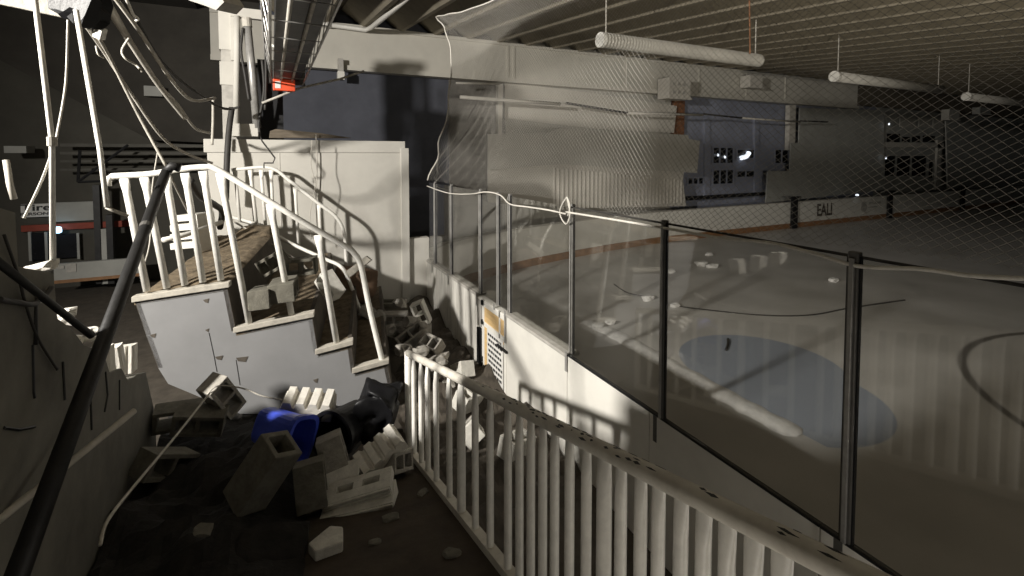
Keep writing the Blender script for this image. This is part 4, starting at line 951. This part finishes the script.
r = empty('bracket', P(340, 78, Y=12.6), 'small steel bracket hanging off the fascia beam', 'bracket')
MB().bb((P(338, 70, Y=12.8).x, 12.7, P(340, 80, Y=12.8).z), (P(343, 70, Y=12.8).x, 12.85, P(340, 59, Y=12.8).z)).build('plate', 'cap_grey', r)
MB().bb((P(338, 70, Y=12.8).x-0.02, 12.68, P(340, 80, Y=12.8).z), (P(343, 70, Y=12.8).x+0.02, 12.87, P(340, 72, Y=12.8).z)).build('clamp', 'white_paint', r)
pk = MB().prism([P(269, 138, Y=8.42), P(270, 131, Y=8.42), P(276, 129, Y=8.42), P(320, 133, Y=8.42), P(352, 138, Y=8.42)], (0, 0.16, 0)).build('plank', 'plank', bevel=0.006)
tag(pk, 'weathered brown plank lying along the white wall top', 'plank')
# caged strip light and exit sign
cl_ = empty('caged_light', (0.2, 6, 4.3), 'long dark strip light in a wire cage running overhead', 'ceiling light')
zf = P(287, 84, Y=8.6).z; ye = 8.6; xm = P(287, 84, Y=8.6).x; zf2 = zf
hw0, ys_ = 0.235, 2.6
MB().bb((xm-0.19, ys_, zf2+0.05), (xm+0.19, ye, zf2+0.34)).build('housing', 'black_pole', cl_)
for dx in (-0.09, 0.07): MB().tube([(xm+dx, ys_, zf2+0.03), (xm+dx, ye-0.1, zf2+0.03)], 0.019, 8).build('lamp_tube', 'cable_grey', cl_, smooth=True)
wf = MB()
for sx in (-1, 1):
    wf.tube([(xm+sx*hw0, ys_, zf2), (xm+sx*hw0, ye, zf2)], 0.014, 6); wf.tube([(xm+sx*(hw0+0.06), ys_, zf2+0.36), (xm+sx*(hw0+0.06), ye, zf2+0.36)], 0.02, 6)
yy = ys_
while yy <= ye+0.01:
    wf.tube([(xm-hw0-0.06, yy, zf2+0.36), (xm-hw0, yy, zf2), (xm+hw0, yy, zf2), (xm+hw0+0.06, yy, zf2+0.36)], 0.007, 5); yy += 0.667
wf.build('wire_guard', 'steel', cl_)
MB().bb((xm-0.27, ye-0.03, zf2-0.01), (xm+0.27, ye+0.03, zf2+0.36)).build('end_cap', 'dark_steel', cl_)
tag(MB().tube([P(269, 44, D=6.3), P(285, 51, D=6.3), P(296, 46, D=6.3)], 0.017, 6).build('bent_strip', 'white_paint'), 'small bent white strip caught in the wire cage', 'strip')
ex = empty('exit_sign', P(284, 84, Y=8.45), 'red exit sign with a white patch under the caged light', 'sign')
p0, p1 = P(273, 90, Y=8.45), P(295, 80, Y=8.45)
MB().bb((p0.x, 8.45, p0.z), (p1.x, 8.53, p1.z)).build('case', 'exit_glow', ex, bevel=0.008)
q0, q1 = P(275, 88, Y=8.44), P(280.5, 81.5, Y=8.44)
MB().bb((q0.x, 8.44, q0.z), (q1.x, 8.452, q1.z)).build('white_patch', 'sign_white', ex)
# white sprinkler-like pipe along one joist
r = empty('roof_pipe', P(385, 15, D=11), 'white pipe elbowing from the fascia top up along a joist', 'pipe')
MB().tube([P(306, 22, Y=12.8), P(330, 25, Y=12.8), P(366, 30, Y=12.8), P(372, 27, Y=12.3), P(392, 11, Y=10.6), P(420, -14, Y=8.6)], 0.06, 10).build('run', 'rail_paint', r, smooth=True)
MB().tube([P(327, 24.5, Y=12.8), P(331, 25, Y=12.8)], 0.08, 10).build('joint', 'cap_grey', r)

# ================================================================== DIM HALL BEYOND
YL = 13.9
def lq(a0, b0, a1, b1, nme, m, par=None, th=0.08, Y=YL):
    p0 = P(a0, b1, Y=Y); p1 = P(a1, b0, Y=Y); am = (a0+a1)/2; z0, z1 = sorted((P(am, b1, Y=Y).z, P(am, b0, Y=Y).z))
    return MB().bb((p0.x, Y, z0), (p1.x, Y+th, z1)).build(nme, m, par)
sg = empty('wall_sign', P(35, 222, Y=YL), 'white wall sign with bold black lettering in the dim hall', 'sign')
lq(21, 204, 49, 217, 'board', 'sign_white', sg)
pc = P(36, 207.8, Y=YL-0.01)
text_mesh('Tire', (pc.x, YL-0.01, pc.z), 0.20, RF @ Matrix.Diagonal((1.45, 1, 1)), 'ink', 'lettering', sg)
pc = P(34.5, 214.0, Y=YL-0.01)
text_mesh('PERSON', (pc.x, YL-0.01, pc.z), 0.085, RF @ Matrix.Diagonal((1.5, 1, 1)), 'ink', 'small_lettering', sg)
tag(lq(52, 202, 96, 221, 'pale_panel', 'sheet_dim'), 'pale wall panel next to the lettered sign', 'panel')
tag(lq(21, 223, 135, 229, 'red_stripe', 'red_stripe'), 'long dull red stripe board under the lettered sign', 'board')
for a in ((30, 233, 46, 260), (52, 234, 78, 258)):
    wn += 1; r = empty('window_%d' % wn, P(a[0], a[3], Y=YL), None, None, None, 'structure'); r['label'] = 'dark window under the red stripe'
    lq(*a, 'pane', 'glass_dark', r, 0.05, YL-0.02)
    lq(a[0]-1, a[1]-1, a[0]+0.6, a[3]+1, 'window_frame', 'sheet_dim', r, 0.05, YL-0.05); lq(a[2]-0.6, a[1]-1, a[2]+1, a[3]+1, 'window_frame', 'sheet_dim', r, 0.05, YL-0.05)
tag(lump(P(57.5, 230, Y=YL-0.2), (0.14, 0.1, 0.14), None, 1, 0.05, 2).build('blue_lamp', 'lamp_blue'), 'small glowing blue lamp above the dark windows', 'lamp')
hb_ = empty('hall_barrier', P(95, 285, Y=13.0), 'pale barrier with a rust red foot stripe in the dim hall', 'barrier')
lq(54, 261, 142, 277, 'panel', 'sheet_dim', hb_, 0.1, 13.0); lq(54, 277, 142, 280, 'foot_stripe', 'kick_orange', hb_, 0.1, 12.98)
lq(66, 264, 76, 272, 'emblem', 'cap_grey', hb_, 0.02, 12.98); lq(57, 266, 64, 269, 'emblem_lettering', 'cap_grey', hb_, 0.02, 12.98)
for i, a in enumerate(((60, 144, 208, 147), (60, 152, 208, 154.5), (60, 160, 208, 162), (60, 168, 208, 170))):
    tag(lq(*a, 'wall_plank', 'siding', None, 0.06, 13.5), ['topmost', 'second', 'third', 'lowest'][i] + ' dark horizontal board on the dim hall wall', 'board', 'dark boards in the dim hall')
br = (((78, 182), (80, 150)), ((78, 182), (128, 145)), ((78, 182), (105, 181)))
for q, lab in zip(br, ('upright thin dark strut in the dim hall', 'slanting thin dark strut in the dim hall', 'level thin dark strut in the dim hall')):
    tag(MB().tube([P(*q[0], Y=13.0), P(*q[1], Y=13.0)], 0.028, 6).build('strut', 'black'), lab, 'strut', 'dark struts')
for a, lab, m in (((96, 185, 99, 284), 'dark upright post in the dim hall beside the pale panel', 'black_pole'), ((108, 215, 112, 284), 'dark post in the dim hall behind the hanging pipe foot', 'black_pole'), ((102, 229, 106, 284), 'pale upright between two dark posts', 'sheet_dim')):
    tag(lq(*a, 'hall_post', m, None, 0.15, 13.2), lab, 'post', 'posts in the dim hall')
tag(lq(4, 146, 26, 153, 'wall_unit', 'sheet_dim', None, 0.4, 13.3), 'pale wall unit high up at the edge of the dim hall', 'wall unit')
tag(lq(144, 86, 162, 96, 'wall_vent', 'sheet_dim', None, 0.2, 13.35), 'small flat pale vent high on the dark soffit', 'vent')
# white slatted crate behind the stair railing
cr = empty('slatted_crate', P(192, 244, D=6.4), 'white slatted crate behind the stair railing', 'crate')
R_ = erot(0, -6, -8)
for i in range(4): MB().box(P(190, 217+i*9, D=6.4), (0.36, 0.26, 0.085), R_).build('slat', 'white_paint', cr, bevel=0.006)
MB().box(P(206, 232, D=6.3), (0.05, 0.3, 0.5), R_).build('end_board', 'white_paint', cr)
tag(MB().tube([P(163, 240, D=5.6), P(185, 235, D=5.9), P(222, 222, D=6.4)], 0.03, 10).build('loose_pipe', 'rail_paint', smooth=True), 'loose white pipe lying behind the stair balusters', 'pipe')

# ================================================================== LIGHT
def lamp(name, kind, loc, energy, col, target=None, **kw):
    d = bpy.data.lights.new(name, kind); d.energy = energy; d.color = col
    for k_, v_ in kw.items(): setattr(d, k_, v_)
    o = bpy.data.objects.new(name, d); COL.objects.link(o); o.location = loc
    if target is not None: o.rotation_euler = (Vector(target)-Vector(loc)).to_track_quat('-Z', 'Y').to_euler()
    return o
lamp('work_lamp', 'SPOT', (-5.6, 2.55, 4.88), 4700, (1.0, 0.955, 0.885), (6.0, 6.5, 2.6), spot_size=math.radians(160), spot_blend=1.0, shadow_soft_size=0.18)
lamp('joist_fill', 'SPOT', (4.2, -3.2, 2.3), 1500, (1.0, 0.92, 0.78), (10.5, 8.0, 6.0), spot_size=math.radians(88), spot_blend=1.0, shadow_soft_size=0.15)  # added spot out of view, brightens the joists and upper far walls
lamp('board_fill', 'POINT', (1.75, -0.3, 0.9), 14.0, (1.0, 0.94, 0.85), None, shadow_soft_size=0.12)  # added fill light, no lantern there; lifts the near boards
lamp('baluster_fill', 'POINT', (0.45, 0.35, 1.25), 12.0, (1.0, 0.93, 0.82), None, shadow_soft_size=0.10)  # added fill low on the ramp to brighten the lower balusters
w = bpy.data.worlds.new('night'); SC.world = w; w.use_nodes = True
w.node_tree.nodes['Background'].inputs['Color'].default_value = (0.9, 0.95, 1.0, 1); w.node_tree.nodes['Background'].inputs['Strength'].default_value = 0.022

SC.view_settings.view_transform = 'Standard'; SC.view_settings.look = 'None'; SC.view_settings.gamma = 1.0
SC.view_settings.use_curve_mapping = False; SC.view_settings.exposure = 0.1
SC.cycles.transparent_max_bounces = 24
